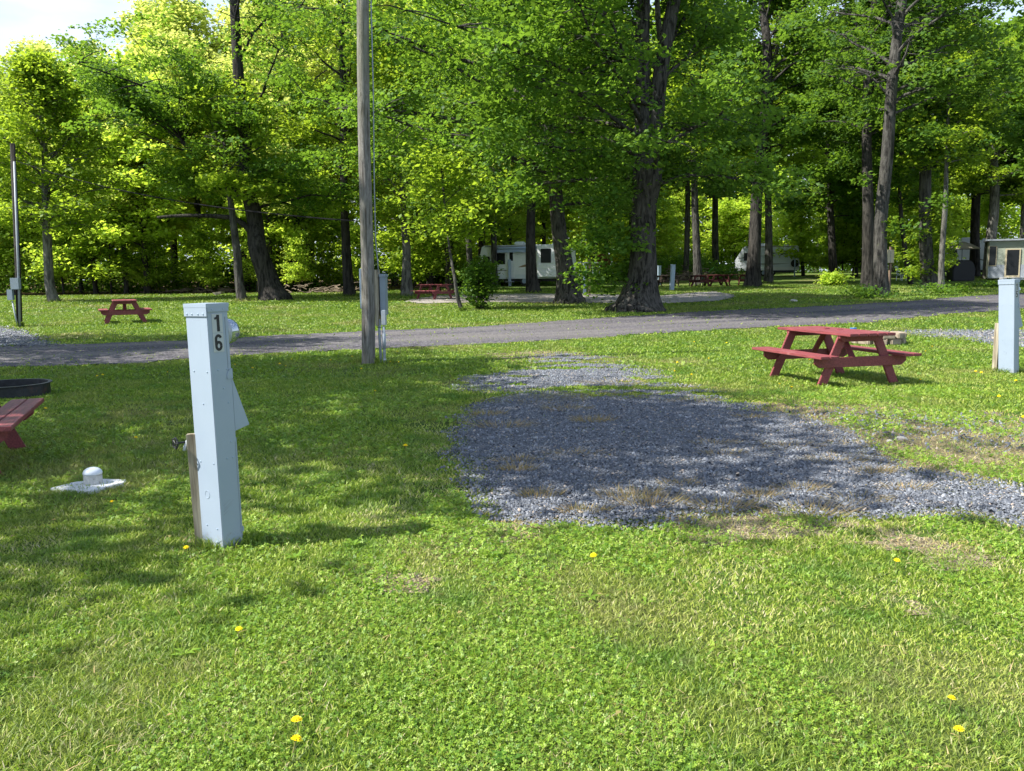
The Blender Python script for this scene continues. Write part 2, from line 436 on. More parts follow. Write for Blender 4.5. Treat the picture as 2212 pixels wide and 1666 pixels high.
far = [(2650, 606), (2330, 624), (2155, 636), (2058, 642), (1940, 652), (1735, 663), (1500, 673), (1400, 680), (1200, 693), (1000, 707), (850, 712), (500, 729), (400, 735), (140, 743), (0, 748), (-260, 760), (-900, 792)]
ROAD = GP(near)+GP(far)
DIRT = GP([(440, 706), (520, 690), (560, 700), (520, 712)])
def wv(X, Y): return wob(X, Y, 2.2, 3)*.16+wob(X, Y, 7, 5)*.07
def padfield(X, Y):
    w = wv(X, Y)
    H = np.clip(wob(X*.7, Y*1.8, 1.9, 46)+.6*wob(X, Y, 5.5, 47)-.02, 0, 1)*2.2
    main = poly_dist(X, Y, PAD)+w*1.5-np.clip(wob(X*.8, Y*1.6, 2.6, 48)-.28, 0, 1)*1.5*np.clip((Y-6)/5, .35, 1)
    H = H+.1
    back = np.maximum(np.maximum(poly_dist(X, Y, PAD2)+w-.05, poly_dist(X, Y, PAD2b)*.6+w-.1), poly_dist(X, Y, PAD3)*.5+w-.12)-H
    return np.maximum(main, back)
def mask_all(X, Y):
    """>0 inside any gravel (metres from the wobbly edge)"""
    w = wob(X, Y, 2.2, 3)*.16+wob(X, Y, 7, 5)*.07
    a = padfield(X, Y); b = poly_dist(X, Y, PADR)*.5+w-.12-np.clip(wob(X, Y*2, 2, 49), 0, 1)*.8
    r = np.maximum(poly_dist(X, Y, ROAD)+w, poly_dist(X, Y, PADL)+w)
    return np.maximum(np.maximum(a, b), np.maximum(r, poly_dist(X, Y, SITE)+w*2))

# ground sheet
ys = np.concatenate([np.arange(-30, 130, 1.0), np.arange(130, 900, 20.)]); xs = np.concatenate([np.arange(-700, -80, 30.), np.arange(-80, 81, 4.), np.arange(110, 701, 30.)])
XX, YY = np.meshgrid(xs, ys); ZZ = zt(YY)
nx = len(xs); idx = np.arange(XX.size).reshape(XX.shape)
Q = np.stack([idx[:-1, :-1], idx[:-1, 1:], idx[1:, 1:], idx[1:, :-1]], -1).reshape(-1, 4)
tag(np_mesh('ground', np.stack([XX, YY, ZZ], -1).reshape(-1, 3), Q, M['ground'], smooth=True), kind='structure')

def sheet(name, poly, step, mat, lift, label=None, thr=0, ystep=None, edge=.16, field=None):
    P = np.array(poly); x0, y0 = P.min(0)-.4; x1, y1 = P.max(0)+.4
    gx = np.arange(x0, x1, step); gy = np.arange(y0, y1, ystep or step)
    X, Y = np.meshgrid(gx, gy)
    m = poly_dist(X, Y, poly)+wob(X, Y, 2.2, 3)*edge+wob(X, Y, 7, 5)*edge*.45-thr
    if field: m = field(X, Y)-thr
    keep = (m[:-1, :-1] > 0) & (m[1:, 1:] > 0) & (m[:-1, 1:] > 0) & (m[1:, :-1] > 0)
    idx = np.arange(X.size).reshape(X.shape)
    Q = np.stack([idx[:-1, :-1], idx[:-1, 1:], idx[1:, 1:], idx[1:, :-1]], -1)[keep]
    Z = zt(Y)+lift
    V = np.stack([X, Y, Z], -1).reshape(-1, 3)
    u, inv = np.unique(Q, return_inverse=True)
    return tag(np_mesh(name, V[u], inv.reshape(Q.shape), mat, smooth=True), kind='structure')
sheet('gravel_road', ROAD, .3, M['road'], .012, ystep=.3)
sheet('gravel_pad', PAD+PAD2+PAD2b+PAD3, .07, M['padg'], .01, thr=.1, field=padfield)
sheet('gravel_patch', PADR, .15, M['siteg'], .01, thr=.25)
sheet('gravel_patch', PADL, .2, M['padg'], .02)
sheet('gravel_site', SITE, .35, M['siteg'], .02)

M['bare'] = gravel_mat('bare_earth', (.1, .08, .05), (.2, .16, .1), (.32, .27, .19), (.2, .18, .09), 60)
BARE = [(*tuple(G(px, py)[:2]), r_) for (px, py, r_) in ((1960, 925, 1.25), (2190, 940, 1.2), (1830, 912, 1.0), (860, 1262, .28), (1180, 770, 1.6), (2080, 985, 1.0), (1720, 885, .6), (450, 1165, .25), (1960, 1300, .2), (1500, 1150, .45), (1100, 1150, .3), (2030, 1180, .4), (1700, 1135, .4))]
def barefield(X, Y):
    f = np.zeros_like(X)-.62
    for (bx, by, bs) in BARE: f = f+np.exp(-((X-bx)**2+((Y-by)*.8)**2)/bs**2)
    return f+wob(X, Y, 5, 71)*.5+wob(X, Y, 14, 72)*.4
sheet('bare_earth', [(-4, 3.5), (9, 3.5), (9, 18), (-4, 18)], .06, M['bare'], .005, field=barefield)
# ------------------------------------------------------------------ grass, clover, slate
def fr_ok(X, Y, m=1.03):
    return (np.abs(X) < Y*.6*m+.6)
def blades(X, Y, h, w, lean, rng):
    n = len(X); a = rng.uniform(0, 2*np.pi, n); b = rng.uniform(0, 2*np.pi, n)
    z = zt(Y); dx, dy = np.cos(a)*w/2, np.sin(a)*w/2
    lx, ly = np.cos(b)*lean*h, np.sin(b)*lean*h
    p0 = np.stack([X-dx, Y-dy, z], -1); p1 = np.stack([X+dx, Y+dy, z], -1)
    q0 = np.stack([X+lx*.35-dx*.8, Y+ly*.35-dy*.8, z+h*.6], -1); q1 = np.stack([X+lx*.35+dx*.8, Y+ly*.35+dy*.8, z+h*.6], -1)
    t0 = np.stack([X+lx-dx*.15, Y+ly-dy*.15, z+h], -1); t1 = np.stack([X+lx+dx*.15, Y+ly+dy*.15, z+h], -1)
    V = np.stack([p0, p1, q0, q1, t0, t1], 1).reshape(-1, 3)
    o = (np.arange(n)*6)[:, None]
    Q = np.concatenate([o+np.array([[0, 1, 3, 2]]), o+np.array([[2, 3, 5, 4]])], 0)
    return V, Q
def scatter(y0, y1, dens, rng, xlim=None):
    """area-uniform points in the visible wedge"""
    n = int(((y1**2-y0**2)*.62+(y1-y0)*2*2.8)*dens)
    Y = rng.uniform(y0, y1, n*2); Y = Y[rng.random(n*2) < (Y*.62+2.8)/(y1*.62+2.8)][:n]; X = rng.uniform(-1, 1, len(Y))*(Y*.62+2.8)
    return X, Y
rng = np.random.default_rng(5)
VV = []; QQ = []; AA = []; off = 0
for (y0, y1, dens, h, w) in ((1.9, 3.6, 13500, .023, .0046), (3.6, 6, 9500, .025, .0058), (6, 9, 4200, .031, .008), (9, 14, 1700, .037, .012), (14, 22, 640, .042, .02), (22, 36, 210, .05, .034), (36, 60, 60, .06, .06)):
    X, Y = scatter(y0, y1, dens, rng)
    m = mask_all(X, Y)
    pr = np.clip(1-(m+.12)/.5, .03, 1)*np.where(m > .1, np.clip(.4+2.2*(wob(X, Y, 3.3, 44)+.5*wob(X, Y, 9, 45)), .05, 1), 1)*np.where(Y > 11, 2.2, 1)+.0; k = rng.random(len(X)) < pr
    X, Y, m = X[k], Y[k], m[k]
    k = ~((Y > 57) & (X < -9)); X, Y, m = X[k], Y[k], m[k]
    patch = wob(X, Y, .9, 21)+.6*wob(X, Y, 2.7, 22)
    bare = wob(X, Y, 1.7, 23)+.7*wob(X, Y, 4.5, 24)+np.clip(.55-np.abs(m+.25), 0, .6)*1.1*(m > -.8)
    for (bx, by, bs) in BARE: bare = bare+.85*np.exp(-((X-bx)**2+(Y-by)**2)/bs**2)
    k = rng.random(len(X)) < np.clip(1.15-np.clip(bare-.25, 0, 1)*1.3, .22, 1); X, Y, m, patch, bare = X[k], Y[k], m[k], patch[k], bare[k]
    n = len(X); hh = h*rng.uniform(.4, 1.1, n)*(1+.45*np.clip(patch, -.6, .8)); ww = w*rng.uniform(.6, 1.35, n)
    V, Q = blades(X, Y, hh, ww, rng.uniform(.3, 1.6, n), rng)
    att = np.clip(rng.beta(1.6, 2.4, n)*.75+.12-.14*patch+.35*np.clip(bare-.15, 0, 1), 0, 1)
    dry = rng.random(n) < .045+.28*np.clip(bare, 0, 1)+.5*np.clip((m+.15)/.3, 0, 1); att[dry] = rng.uniform(.8, 1, dry.sum())
    if y0 >= 14: att = .3+(att-.45)*.45; att = np.clip(att, .1, .62)
    elif y0 >= 9: att = .36+(att-.42)*.75; att = np.clip(att, .05, .9)
    VV.append(V); QQ.append(Q+off); off += len(V); AA.append(np.concatenate([att, att]))
tag(np_mesh('grass', np.concatenate(VV), np.concatenate(QQ), M['grass'], np.concatenate(AA)), 'short mown lawn grass with dry straw patches around the gravel pads', 'grass', kind='stuff')
VV = []; QQ = []; AA = []; off = 0
for (px, py, rr_, n_, h_) in ((483, 1180, .2, 700, .07), (2180, 806, .25, 500, .09), (796, 784, .3, 600, .11), (192, 1052, .36, 500, .05), (830, 786, .2, 250, .1), (1911, 740, .8, 500, .09)):
    g = G(px, py); a = rng.uniform(0, 6.28, n_); d = rr_*np.sqrt(rng.uniform(.25, 1, n_)); X = g.x+d*np.cos(a); Y = g.y+.08+d*np.sin(a)
    V, Q = blades(X, Y, h_*rng.uniform(.3, 1.2, n_), .006*rng.uniform(.6, 1.4, n_)*(1 if g.y < 8 else 1.8), rng.uniform(.2, 1.2, n_), rng)
    VV.append(V); QQ.append(Q+off); off += len(V); at_ = rng.beta(2, 2.5, n_)*.8; AA.append(np.concatenate([at_, at_]))
for (px, py, wd) in ((1380, 672, 60), (1228, 655, 42), (592, 648, 48), (523, 650, 20), (116, 652, 22), (637, 627, 24), (755, 640, 24), (880, 640, 26), (972, 628, 20), (998, 672, 9), (1152, 632, 28), (1508, 616, 20), (1625, 620, 38), (1660, 612, 22), (1874, 626, 34), (1905, 641, 34), (2008, 622, 34), (2104, 600, 24), (2134, 602, 24), (42, 706, 10)):
    g = G(px, py); n_ = 260; r0 = wd*.5/F*g.y; a = rng.uniform(0, 6.28, n_); d = r0*(1.0+rng.exponential(.35, n_)); X = g.x+d*np.cos(a); Y = g.y+d*np.sin(a)
    V, Q = blades(X, Y, .16*rng.uniform(.3, 1.2, n_), .026*rng.uniform(.6, 1.4, n_), rng.uniform(.2, 1.2, n_), rng)
    VV.append(V); QQ.append(Q+off); off += len(V); at_ = rng.beta(2, 3.5, n_)*.8; AA.append(np.concatenate([at_, at_]))
tag(np_mesh('tall_grass', np.concatenate(VV), np.concatenate(QQ), M['grass'], np.concatenate(AA)), 'longer unmown grass left around the feet of posts and pad', 'grass', kind='stuff')
# clover / broad-leaf patches
VV = []; AA = []
for (y0, y1, dens, s) in ((1.9, 4.2, 8500, .0051), (4.2, 7, 4200, .0072), (7, 12, 1300, .011), (12, 20, 110, .018)):
    X, Y = scatter(y0, y1, dens, rng)
    m = mask_all(X, Y); cl = wob(X, Y, 1.3, 31)+.7*wob(X, Y, 3.1, 32)
    k = (m < -.12) & (rng.random(len(X)) < np.clip(.24+cl*1.8, .03, 1)); X, Y = X[k], Y[k]; n = len(X)
    a0 = rng.uniform(0, 6.28, n); z = zt(Y)+rng.uniform(.008, .036, n)
    tilt = rng.normal(0, .5, (n, 2)); v0 = rng.random(n); ss = s*rng.uniform(.7, 1.35, n)
    for j in range(3):
        a = a0+j*2.094; ca, sa = np.cos(a), np.sin(a)
        def pt(r, t):
            x = r*ca-t*sa; y = r*sa+t*ca
            return np.stack([X+x*ss, Y+y*ss, z+(x*tilt[:, 0]+y*tilt[:, 1])*ss+np.abs(t)*.25*ss], -1)
        VV.append(np.stack([pt(0, 0), pt(.9, -.62), pt(1.55, 0), pt(.9, .62)], 1).reshape(-1, 3)); AA.append(np.clip(v0+rng.normal(0, .1, n), 0, 1))
V = np.concatenate(VV); Q = np.arange(len(V)).reshape(-1, 4)
tag(np_mesh('clover', V, Q, M['clover'], np.concatenate(AA)), 'bright green clover leaves spreading through the front lawn', 'clover', kind='stuff')

def chips(poly_list, dens, size, name, label, thr=0., seed=1, edge=.16, field=None):
    r = np.random.default_rng(seed); Vs = []; As = []
    for poly, dk in poly_list:
        P = np.array(poly); x0, y0 = P.min(0)-.3; x1, y1 = P.max(0)+.3
        n = int((x1-x0)*(y1-y0)*dens*dk); X = r.uniform(x0, x1, n); Y = r.uniform(y0, y1, n)
        k = np.abs(X) < Y*.62+3; X, Y = X[k], Y[k]
        m = poly_dist(X, Y, poly)+wob(X, Y, 2.2, 3)*edge+wob(X, Y, 7, 5)*edge*.45
        if field: m = field(X, Y)
        k = r.random(len(X)) < np.clip((m-thr+.2)/.55, 0, 1)*np.clip(1.25-np.clip(wob(X, Y, 3.3, 44)+.5*wob(X, Y, 9, 45)-.35, 0, 1)*3, .15, 1); X, Y = X[k], Y[k]; n = len(X)
        s = size*r.lognormal(0, .38, n); a = r.uniform(0, 6.28, n)
        L = s; B = s*r.uniform(.45, .8, n); H = s*r.uniform(.15, .38, n)
        tx, ty = r.normal(0, .4, n), r.normal(0, .4, n); z = zt(Y)+.012+r.uniform(0, .012, n)
        ca, sa = np.cos(a), np.sin(a)
        def pt(u, v, w, k=1.0):
            x = (u*L*ca-v*B*sa)*.5; y = (u*L*sa+v*B*ca)*.5
            return np.stack([X+x, Y+y, z+w*H+x*tx+y*ty], -1)
        j = r.uniform(.55, 1, (n, 1))
        c = [pt(-1, -.7, 0), pt(.8, -1, 0), pt(1, .6, 0), pt(-.6, 1, 0), pt(-.8, -.5, 1), pt(.6, -.75, 1), pt(.8, .5, 1), pt(-.5, .8, 1)]
        Vs.append(np.stack(c, 1).reshape(-1, 3)); v = np.clip(r.beta(1.8, 2, n), 0, .93); hot = r.random(n) < .035; v[hot] = r.uniform(.95, 1, hot.sum())
        As.append(v)
    V = np.concatenate(Vs); n = len(V)//8; o = (np.arange(n)*8)[:, None]
    Q = np.concatenate([o+np.array([q]) for q in ([4, 5, 6, 7], [0, 1, 5, 4], [1, 2, 6, 5], [2, 3, 7, 6], [3, 0, 4, 7])], 0)
    A = np.tile(np.concatenate(As), 5)
    return tag(np_mesh(name, V, Q, M['slate'], A), label, 'gravel', kind='stuff')
chips([([(0, 5), (12, 5), (12, 11.6), (-3, 11.6)], 1.0), ([(-3, 11.6), (9, 11.6), (9, 20), (-3, 20)], .5)], 8200, .0148, 'slate_gravel', 'blue grey slate chips covering the bare camping pad', seed=3, field=padfield)
chips([(PADR, .35), (PADL, .35)], 900, .03, 'sparse_gravel', 'thin scatter of grey stones among grass near the road', seed=4)

VV = []; AA = []; QQ = []; off = 0
for (y0, y1, dens, h, w, pad) in ((4.8, 9, 900, .05, .004, 1), (9, 16, 420, .06, .007, 1), (16, 30, 60, .08, .014, 1), (1.9, 5, 500, .04, .0035, 0)):
    X, Y = scatter(y0, y1, dens, rng); m = mask_all(X, Y)
    c1 = wob(X, Y, 3.9, 61)+.7*wob(X, Y, 11, 62)
    if pad: pr = np.where(m > 0, np.clip(c1*2.2-.45, .015, .9), np.clip(1-np.abs(m)/.5, 0, 1)*np.clip(c1+.6, 0, 1))*(poly_dist(X, Y, ROAD) < .2)
    else: pr = np.clip(c1-.1, .05, 1)
    pr = np.maximum(pr, np.clip(barefield(X, Y)+.35, 0, .8))
    k = rng.random(len(X)) < pr; X, Y = X[k], Y[k]; n = len(X)
    V, Q = blades(X, Y, np.full(n, .012)*rng.uniform(.5, 1.6, n), w*rng.uniform(.6, 1.4, n), rng.uniform(2, 5.5, n), rng); V[:, 2] += .016
    VV.append(V); QQ.append(Q+off); off += len(V); a = rng.random(n)*.65+.35; AA.append(np.concatenate([a, a]))
tag(np_mesh('thatch', np.concatenate(VV), np.concatenate(QQ), M['tuft'], np.concatenate(AA)), 'loose straw and dead stems lying over slate and grass', 'straw', kind='stuff')
VV = []; AA = []
rw_ = np.random.default_rng(77)
for _ in range(230):
    y = math.sqrt(rw_.uniform(2.2**2, 13**2)); x = rw_.uniform(-1, 1)*(y*.6+2); 
    if mask_all(np.array([x]), np.array([y]))[0] > -.05: continue
    nl_ = rw_.integers(4, 9); L0 = rw_.uniform(.035, .085); a0 = rw_.uniform(0, 6.28); v = rw_.uniform(0, .7)
    for j in range(nl_):
        a = a0+j*6.283/nl_+rw_.normal(0, .2); L = L0*rw_.uniform(.6, 1.1); up = rw_.uniform(.2, .7); ca, sa = math.cos(a), math.sin(a); wd = L*.17
        p = lambda r_, t_, z_: (x+ca*r_*L-sa*t_*wd, y+sa*r_*L+ca*t_*wd, ztf(y)+.012+z_*L)
        VV += [p(0, 0, 0), p(.5, -1, up*.55), p(.55, 0, up*.45), p(.5, 1, up*.55), p(.5, -1, up*.55), p(1, 0, up*.5), p(.5, 1, up*.55), p(.55, 0, up*.45)]
        AA += [v, v]
V = np.array(VV); tag(np_mesh('lawn_weeds', V, np.arange(len(V)).reshape(-1, 4), M['clover'], np.array(AA)), 'broad leaved weed rosettes dotted through the lawn', 'weeds', kind='stuff')
chips([([(2.6, 7.2), (8.5, 7.2), (8.5, 11), (2.6, 11)], 1)], 260, .02, 'loose_stones', 'loose pale stones in the thin turf right of the pad', seed=9, field=lambda X, Y: sum(np.exp(-((X-b[0])**2+(Y-b[1])**2)/(b[2]*.8)**2) for b in BARE[:3])*.6-.3)
X, Y = scatter(2.2, 16, 1.8, rng); n = len(X); a = rng.uniform(0, 6.28, n); s_ = rng.uniform(.008, .018, n)
def lp_(u, v, w): return np.stack([X+(u*np.cos(a)-v*np.sin(a))*s_, Y+(u*np.sin(a)+v*np.cos(a))*s_, zt(Y)+.03+w*s_+rng.uniform(0, .004, n)], -1)
V = np.stack([lp_(-1, 0, 0), lp_(0, -.6, .35), lp_(1.1, 0, .1), lp_(0, .6, .35)], 1).reshape(-1, 3)
tag(np_mesh('fallen_leaves', V, np.arange(len(V)).reshape(-1, 4), M['tuft'], rng.random(n)*.5), 'dry brown leaf scraps scattered over the front lawn', 'leaves', kind='stuff')
# dry tufts on the pad
def tuft_mesh(seed, n=160, R=.12, H=.07):
    r = np.random.default_rng(seed); V = []; Q = []
    a = r.uniform(0, 6.28, n); d = R*np.sqrt(r.random(n)); X = d*np.cos(a)*1.5; Y = d*np.sin(a)*.8
    h = H*r.uniform(.4, 1.2, n); b = r.uniform(0, 6.28, n); w = .006
    lx, ly = X*.5+np.cos(b)*h*.6, Y*.5+np.sin(b)*h*.6
    c, s = np.cos(b)*w/2, np.sin(b)*w/2
    V = np.stack([np.stack([X-s, Y+c, 0*X], -1), np.stack([X+s, Y-c, 0*X], -1), np.stack([X+lx+s*.3, Y+ly, h], -1), np.stack([X+lx-s*.3, Y+ly, h], -1)], 1).reshape(-1, 3)
    return V, np.arange(len(V)).reshape(-1, 4), r.random(n)
VV = []; AA = []
for i, (px, py, s, R) in enumerate([(1090, 925, .8, .2), (1055, 900, .7, .12), (1225, 888, .8, .17), (1280, 914, 1, .14), (1355, 1078, 1, .14), (1405, 1092, 1, .16), (1165, 1076, .8, .1), (1120, 1000, .5, .12), (1118, 1020, .8, .09), (1540, 962, .4, .14), (1560, 985, .4, .12), (1700, 970, .4, .18), (1640, 1075, .6, .1),
        (1730, 1062, .6, .12), (1850, 1085, .5, .15), (1260, 1110, .6, .1), (1470, 1050, .4, .1), (1890, 1025, .6, .1), (1960, 1060, .5, .12), (1330, 830, .7, .3), (1150, 868, .8, .4), (1280, 862, .8, .4), (1500, 870, .5, .2), (1240, 985, .35, .15), (1800, 1000, .5, .16), (1620, 905, .5, .1), (1560, 1100, .7, .15), (1750, 1110, .7, .18)]):
    V, Q, A = tuft_mesh(50+i, int(130+500*R), R, .06*s+.015); g = G(px, py); VV.append(V+np.array([g.x, g.y, g.z+.01])); AA.append(A*.9 if i not in (20, 21) else A*.2)
V = np.concatenate(VV)
tag(np_mesh('dry_grass', V, np.arange(len(V)).reshape(-1, 4), M['tuft'], np.concatenate(AA)), 'straw coloured dry grass tufts growing up through the slate pad', 'grass', kind='stuff')

# ------------------------------------------------------------------ trees
def leaves_from(centres, per, sig, size, r, zsq=.55, tilt=.55):
    """centres (n,3) -> folded leaf quads"""
    C = np.repeat(centres, per, 0); n = len(C)
    P = C+r.normal(0, 1, (n, 3))*np.array([sig, sig, sig*zsq])
    a = r.uniform(0, 2*np.pi, n); s = size*r.uniform(.6, 1.3, n)
    bn = np.repeat(r.normal(0, tilt*.75, (len(centres), 2)), per, 0)
    nrm = np.stack([bn[:, 0]+r.normal(0, tilt*.8, n), bn[:, 1]+r.normal(0, tilt*.8, n), np.ones(n)], -1); nrm /= np.linalg.norm(nrm, axis=1)[:, None]
    t = np.stack([np.cos(a), np.sin(a), np.full(n, -.6)], -1)
    t -= nrm*(t*nrm).sum(1)[:, None]; t /= np.linalg.norm(t, axis=1)[:, None]
    b = np.cross(nrm, t)
    s = s[:, None]
    v0 = P-t*s*.5; v2 = P+t*s*.5-nrm*s*.14
    v1 = P+b*s*.36+nrm*s*.07+t*s*.06; v3 = P-b*s*.36+nrm*s*.07+t*s*.06
    V = np.stack([v0, v1, v2, v3], 1).reshape(-1, 3)
    base = np.repeat(r.beta(.9, 1.1, len(centres)), per)
    A = np.clip(.55*base+.45*r.random(n), 0, 1)
    return V, np.arange(len(V)).reshape(-1, 4), A

def smooth_path(pts, rs, k=4):
    pts = [Vector(p) for p in pts]; P = []; R = []
    n = len(pts)
    for i in range(n-1):
        p0 = pts[max(i-1, 0)]; p1 = pts[i]; p2 = pts[i+1]; p3 = pts[min(i+2, n-1)]
        for j in range(k):
            t = j/k
            q = .5*((2*p1)+(-p0+p2)*t+(2*p0-5*p1+4*p2-p3)*t*t+(-p0+3*p1-3*p2+p3)*t**3)
            P.append(q); R.append(rs[i]*(1-t)+rs[i+1]*t)
    P.append(pts[-1]); R.append(rs[-1]); return P, R

def tree(name, label, loc, paths, bark, leafm, zlo, ztop, R, nl=22, leaf=.16, nleaf=26000, cat='tree', group=None, seed=1, prof=None, sig=.42,
         flare=1.5, centre=(0, 0), squash=1.0, droop=.25, extra=(), limbs_to=None, cut=None, clear=0, clearp=.9):
    """paths: [(points, radii)], local coordinates; crown limbs leave the trunks between zlo and ztop"""
    r = np.random.default_rng(seed); rnd = random.Random(seed)
    root = empty(name, loc, 0, label, cat, group); tb = MB(); main = []
    for pi, (pts, rs) in enumerate(paths):
        P, Rr = smooth_path(pts, rs)
        if pi == 0 and flare > 1:
            z0 = P[0].z; P2 = []; R2 = []; flare = 1+(flare-1)*.75
            for p, q in zip(P, Rr): P2.append(p); R2.append(q*(1+(flare-1)*math.exp(-(p.z-z0)/(.8*rs[0]))))
            # extra rings near the base
            b0, b1 = P2[0], P2[1]; ins = [b0.lerp(b1, t) for t in (.08, .2, .4, .7)]
            rr = [Rr[0]*(1+(flare-1)*math.exp(-(p.z-z0)/(.8*rs[0]))) for p in ins]
            P = [b0-Vector((0, 0, .3))]+[b0]+ins+P2[1:]; Rr = [R2[0]*1.15, R2[0]]+rr+R2[1:]
            ph = rnd.uniform(0, 6); nb = rnd.choice([5, 6, 7])
            lob = lambda i, t, ph=ph, nb=nb, m=len(P): 1+(.16*math.exp(-max(0, i-1)*.35))*math.sin(nb*t+ph)+.035*math.sin(3*t+i*.9)
        else:
            ph = rnd.uniform(0, 6)
            lob = lambda i, t, ph=ph: 1+.05*math.sin(3*t+i*.8+ph)+.03*math.sin(7*t-i*1.3)
        tb.tube(P, Rr, 14 if rs[0] > .2 else 9, True, lob); main.append((P, Rr))
    C = []
    spans = [(P, Rr) for P, Rr in main if P[-1].z > zlo]
    def on_trunk(z):
        P, Rr = rnd.choice(spans)
        z = min(z, P[-1].z-.05); z = max(z, P[0].z)
        for a, b, ra, rb in zip(P, P[1:], Rr, Rr[1:]):
            if a.z <= z <= b.z:
                t = (z-a.z)/max(1e-6, b.z-a.z); return a.lerp(b, t), ra*(1-t)+rb*t
        return P[-1].copy(), Rr[-1]
    for i in range(nl):
        t = (i+rnd.random())/nl; z = zlo+(ztop-zlo)*t*.94
        o, tr = on_trunk(z - (.5 if t > .1 else 0))
        pr = (prof(t) if prof else (.62+.38*math.sin(min(1, t*1.6+.15)*math.pi*.5) if t < .5 else 1-(t-.5)*1.15))
        L = R*pr*rnd.uniform(.75, 1.15); az = i*2.4+rnd.uniform(-.5, .5)
        el = rad(rnd.uniform(8, 28)+42*t)
        hd = Vector((math.cos(az), math.sin(az)*squash, 0))
        tgt = Vector((centre[0]*pr, centre[1]*pr, 0))
        pts = [o]; d = (hd*math.cos(el)+Vector((0, 0, math.sin(el)))); q = o.copy(); ns = 6
        for s in range(ns):
            dd = d+Vector((rnd.uniform(-.22, .22), rnd.uniform(-.22, .22), rnd.uniform(-.18, .14)-droop*s*.22*(1-t)))
            q = q+dd*(L/ns)+tgt*(1/ns); pts.append(q.copy())
        r0 = min(tr*.5, .03+L*.0115)
        tb.tube(pts, [r0*(1-.85*k/ns) for k in range(ns+1)], 5, False)
        for k in range(2, ns+1):
            for _ in range(3 if k > 2 else 2):
                a2 = rnd.uniform(0, 6.28); l2 = L*rnd.uniform(.12, .3)*(1.15-.4*k/ns)+.25
                e = pts[k]+Vector((math.cos(a2)*l2, math.sin(a2)*l2, rnd.uniform(-.35, .4)*l2-droop*.25*l2))
                mid = pts[k].lerp(e, .5)+Vector((0, 0, .06*l2))
                tb.tube([pts[k], mid, e], [r0*.28, r0*.2, .006], 3, False)
                C.append(e); C.append(mid.lerp(e, rnd.uniform(.2, .6)))
        C.append(pts[-1])
    for (x, y, z, rr_, nn) in extra:
        for _ in range(nn):
            v = Vector((rnd.gauss(0, 1), rnd.gauss(0, 1), rnd.gauss(0, .7))); v = v.normalized()*rr_*rnd.random()**.4
            C.append(Vector((x, y, z))+v)
    C = np.array([tuple(c) for c in C])
    if clear:
        for (tx, ty, tz, xs_, zs_, rr_) in TRUNKS:
            X = C[:, 0]+root.location.x; Yc = C[:, 1]+root.location.y; Zc = C[:, 2]+root.location.z
            hit = (np.abs(X-np.interp(Zc, zs_, xs_)) < rr_+sig*1.1) & (Yc < ty+.4) & (Yc > ty-18)
            C = C[~(hit & (r.random(len(C)) < clearp))]
        keep = np.ones(len(C), bool)
        for P, Rr in main:
            pz = np.array([p.z for p in P]); px_ = np.interp(C[:, 2], pz, [p.x for p in P]); pr_ = np.interp(C[:, 2], pz, Rr)
            hit = (np.abs(C[:, 0]-px_) < pr_+sig*.95) & (C[:, 1] < .3) & (C[:, 2] < clear)
            keep &= ~(hit & (r.random(len(C)) < clearp))
        C = C[keep]
    if cut is not None: C = C[[cut(c) for c in C]]
    C = C[C[:, 2] > .5]
    C = np.repeat(C, 3, 0)+r.normal(0, 1, (len(C)*3, 3))*np.array([sig, sig, sig*.5])*.95
    per = max(3, int(nleaf*.98/len(C)))
    V, Q, A = leaves_from(C, per, sig*.52, leaf*1.08, r, .5)
    tb.build('trunk', bark, root, smooth=True)
    np_mesh('crown', V, Q, leafm, A, root)
    return root

TRUNKS = []
def loc_path(px_pts, wpx, Y, base):
    """pixel polyline of a trunk at distance Y -> local points and radii"""
    pts = []; rs = []
    for (px, py), w in zip(px_pts, wpx):
        p = W(px, py, Y); pts.append(p-base); rs.append(w/2*Y/F*.92)
    return pts, rs
def ptree(name, label, base_px, path_px, widths, bark, leafm, zlo, R, ztop=None, more=(), **kw):
    b = G(*base_px); kw['flare'] = 1+(kw.get('flare', 1.5)-1)*.42
    pts, rs = loc_path([base_px]+path_px, widths, b.y, b); pts[0] = Vector((0, 0, 0))
    rndp = random.Random(kw.get('seed', 1))
    for i in range(2, len(pts)): pts[i].y += rndp.uniform(-.4, .4)
    top = pts[-1].z
    zt_ = ztop or top+3
    if zt_ > top:   # the trunk goes on above the frame
        d = (pts[-1]-pts[-2]).normalized(); pts.append(pts[-1]+Vector((d.x*.6, d.y*.3, 1))*(zt_-top-.6)); rs.append(max(.04, rs[-1]*.35))
    if kw.get('clear'):
        TRUNKS.append((b.x, b.y, b.z, [p.x+b.x for p in pts], [p.z+b.z for p in pts], rs[len(rs)//2]))
    P = [(pts, rs)]
    for (pp, ww) in more:
        q, rr = loc_path(pp, ww, b.y, b)
        if ww[-1] < 12: P.append((q, rr)); continue
        d = (q[-1]-q[-2]).normalized(); q.append(q[-1]+Vector((d.x*.5, rndp.uniform(-.3, .3), 1))*max(.8, (zt_-q[-1].z-1))); rr.append(max(.03, rr[-1]*.3))
        P.append((q, rr))
    return tree(name, label, b, P, bark, leafm, zlo, zt_, R, **kw)

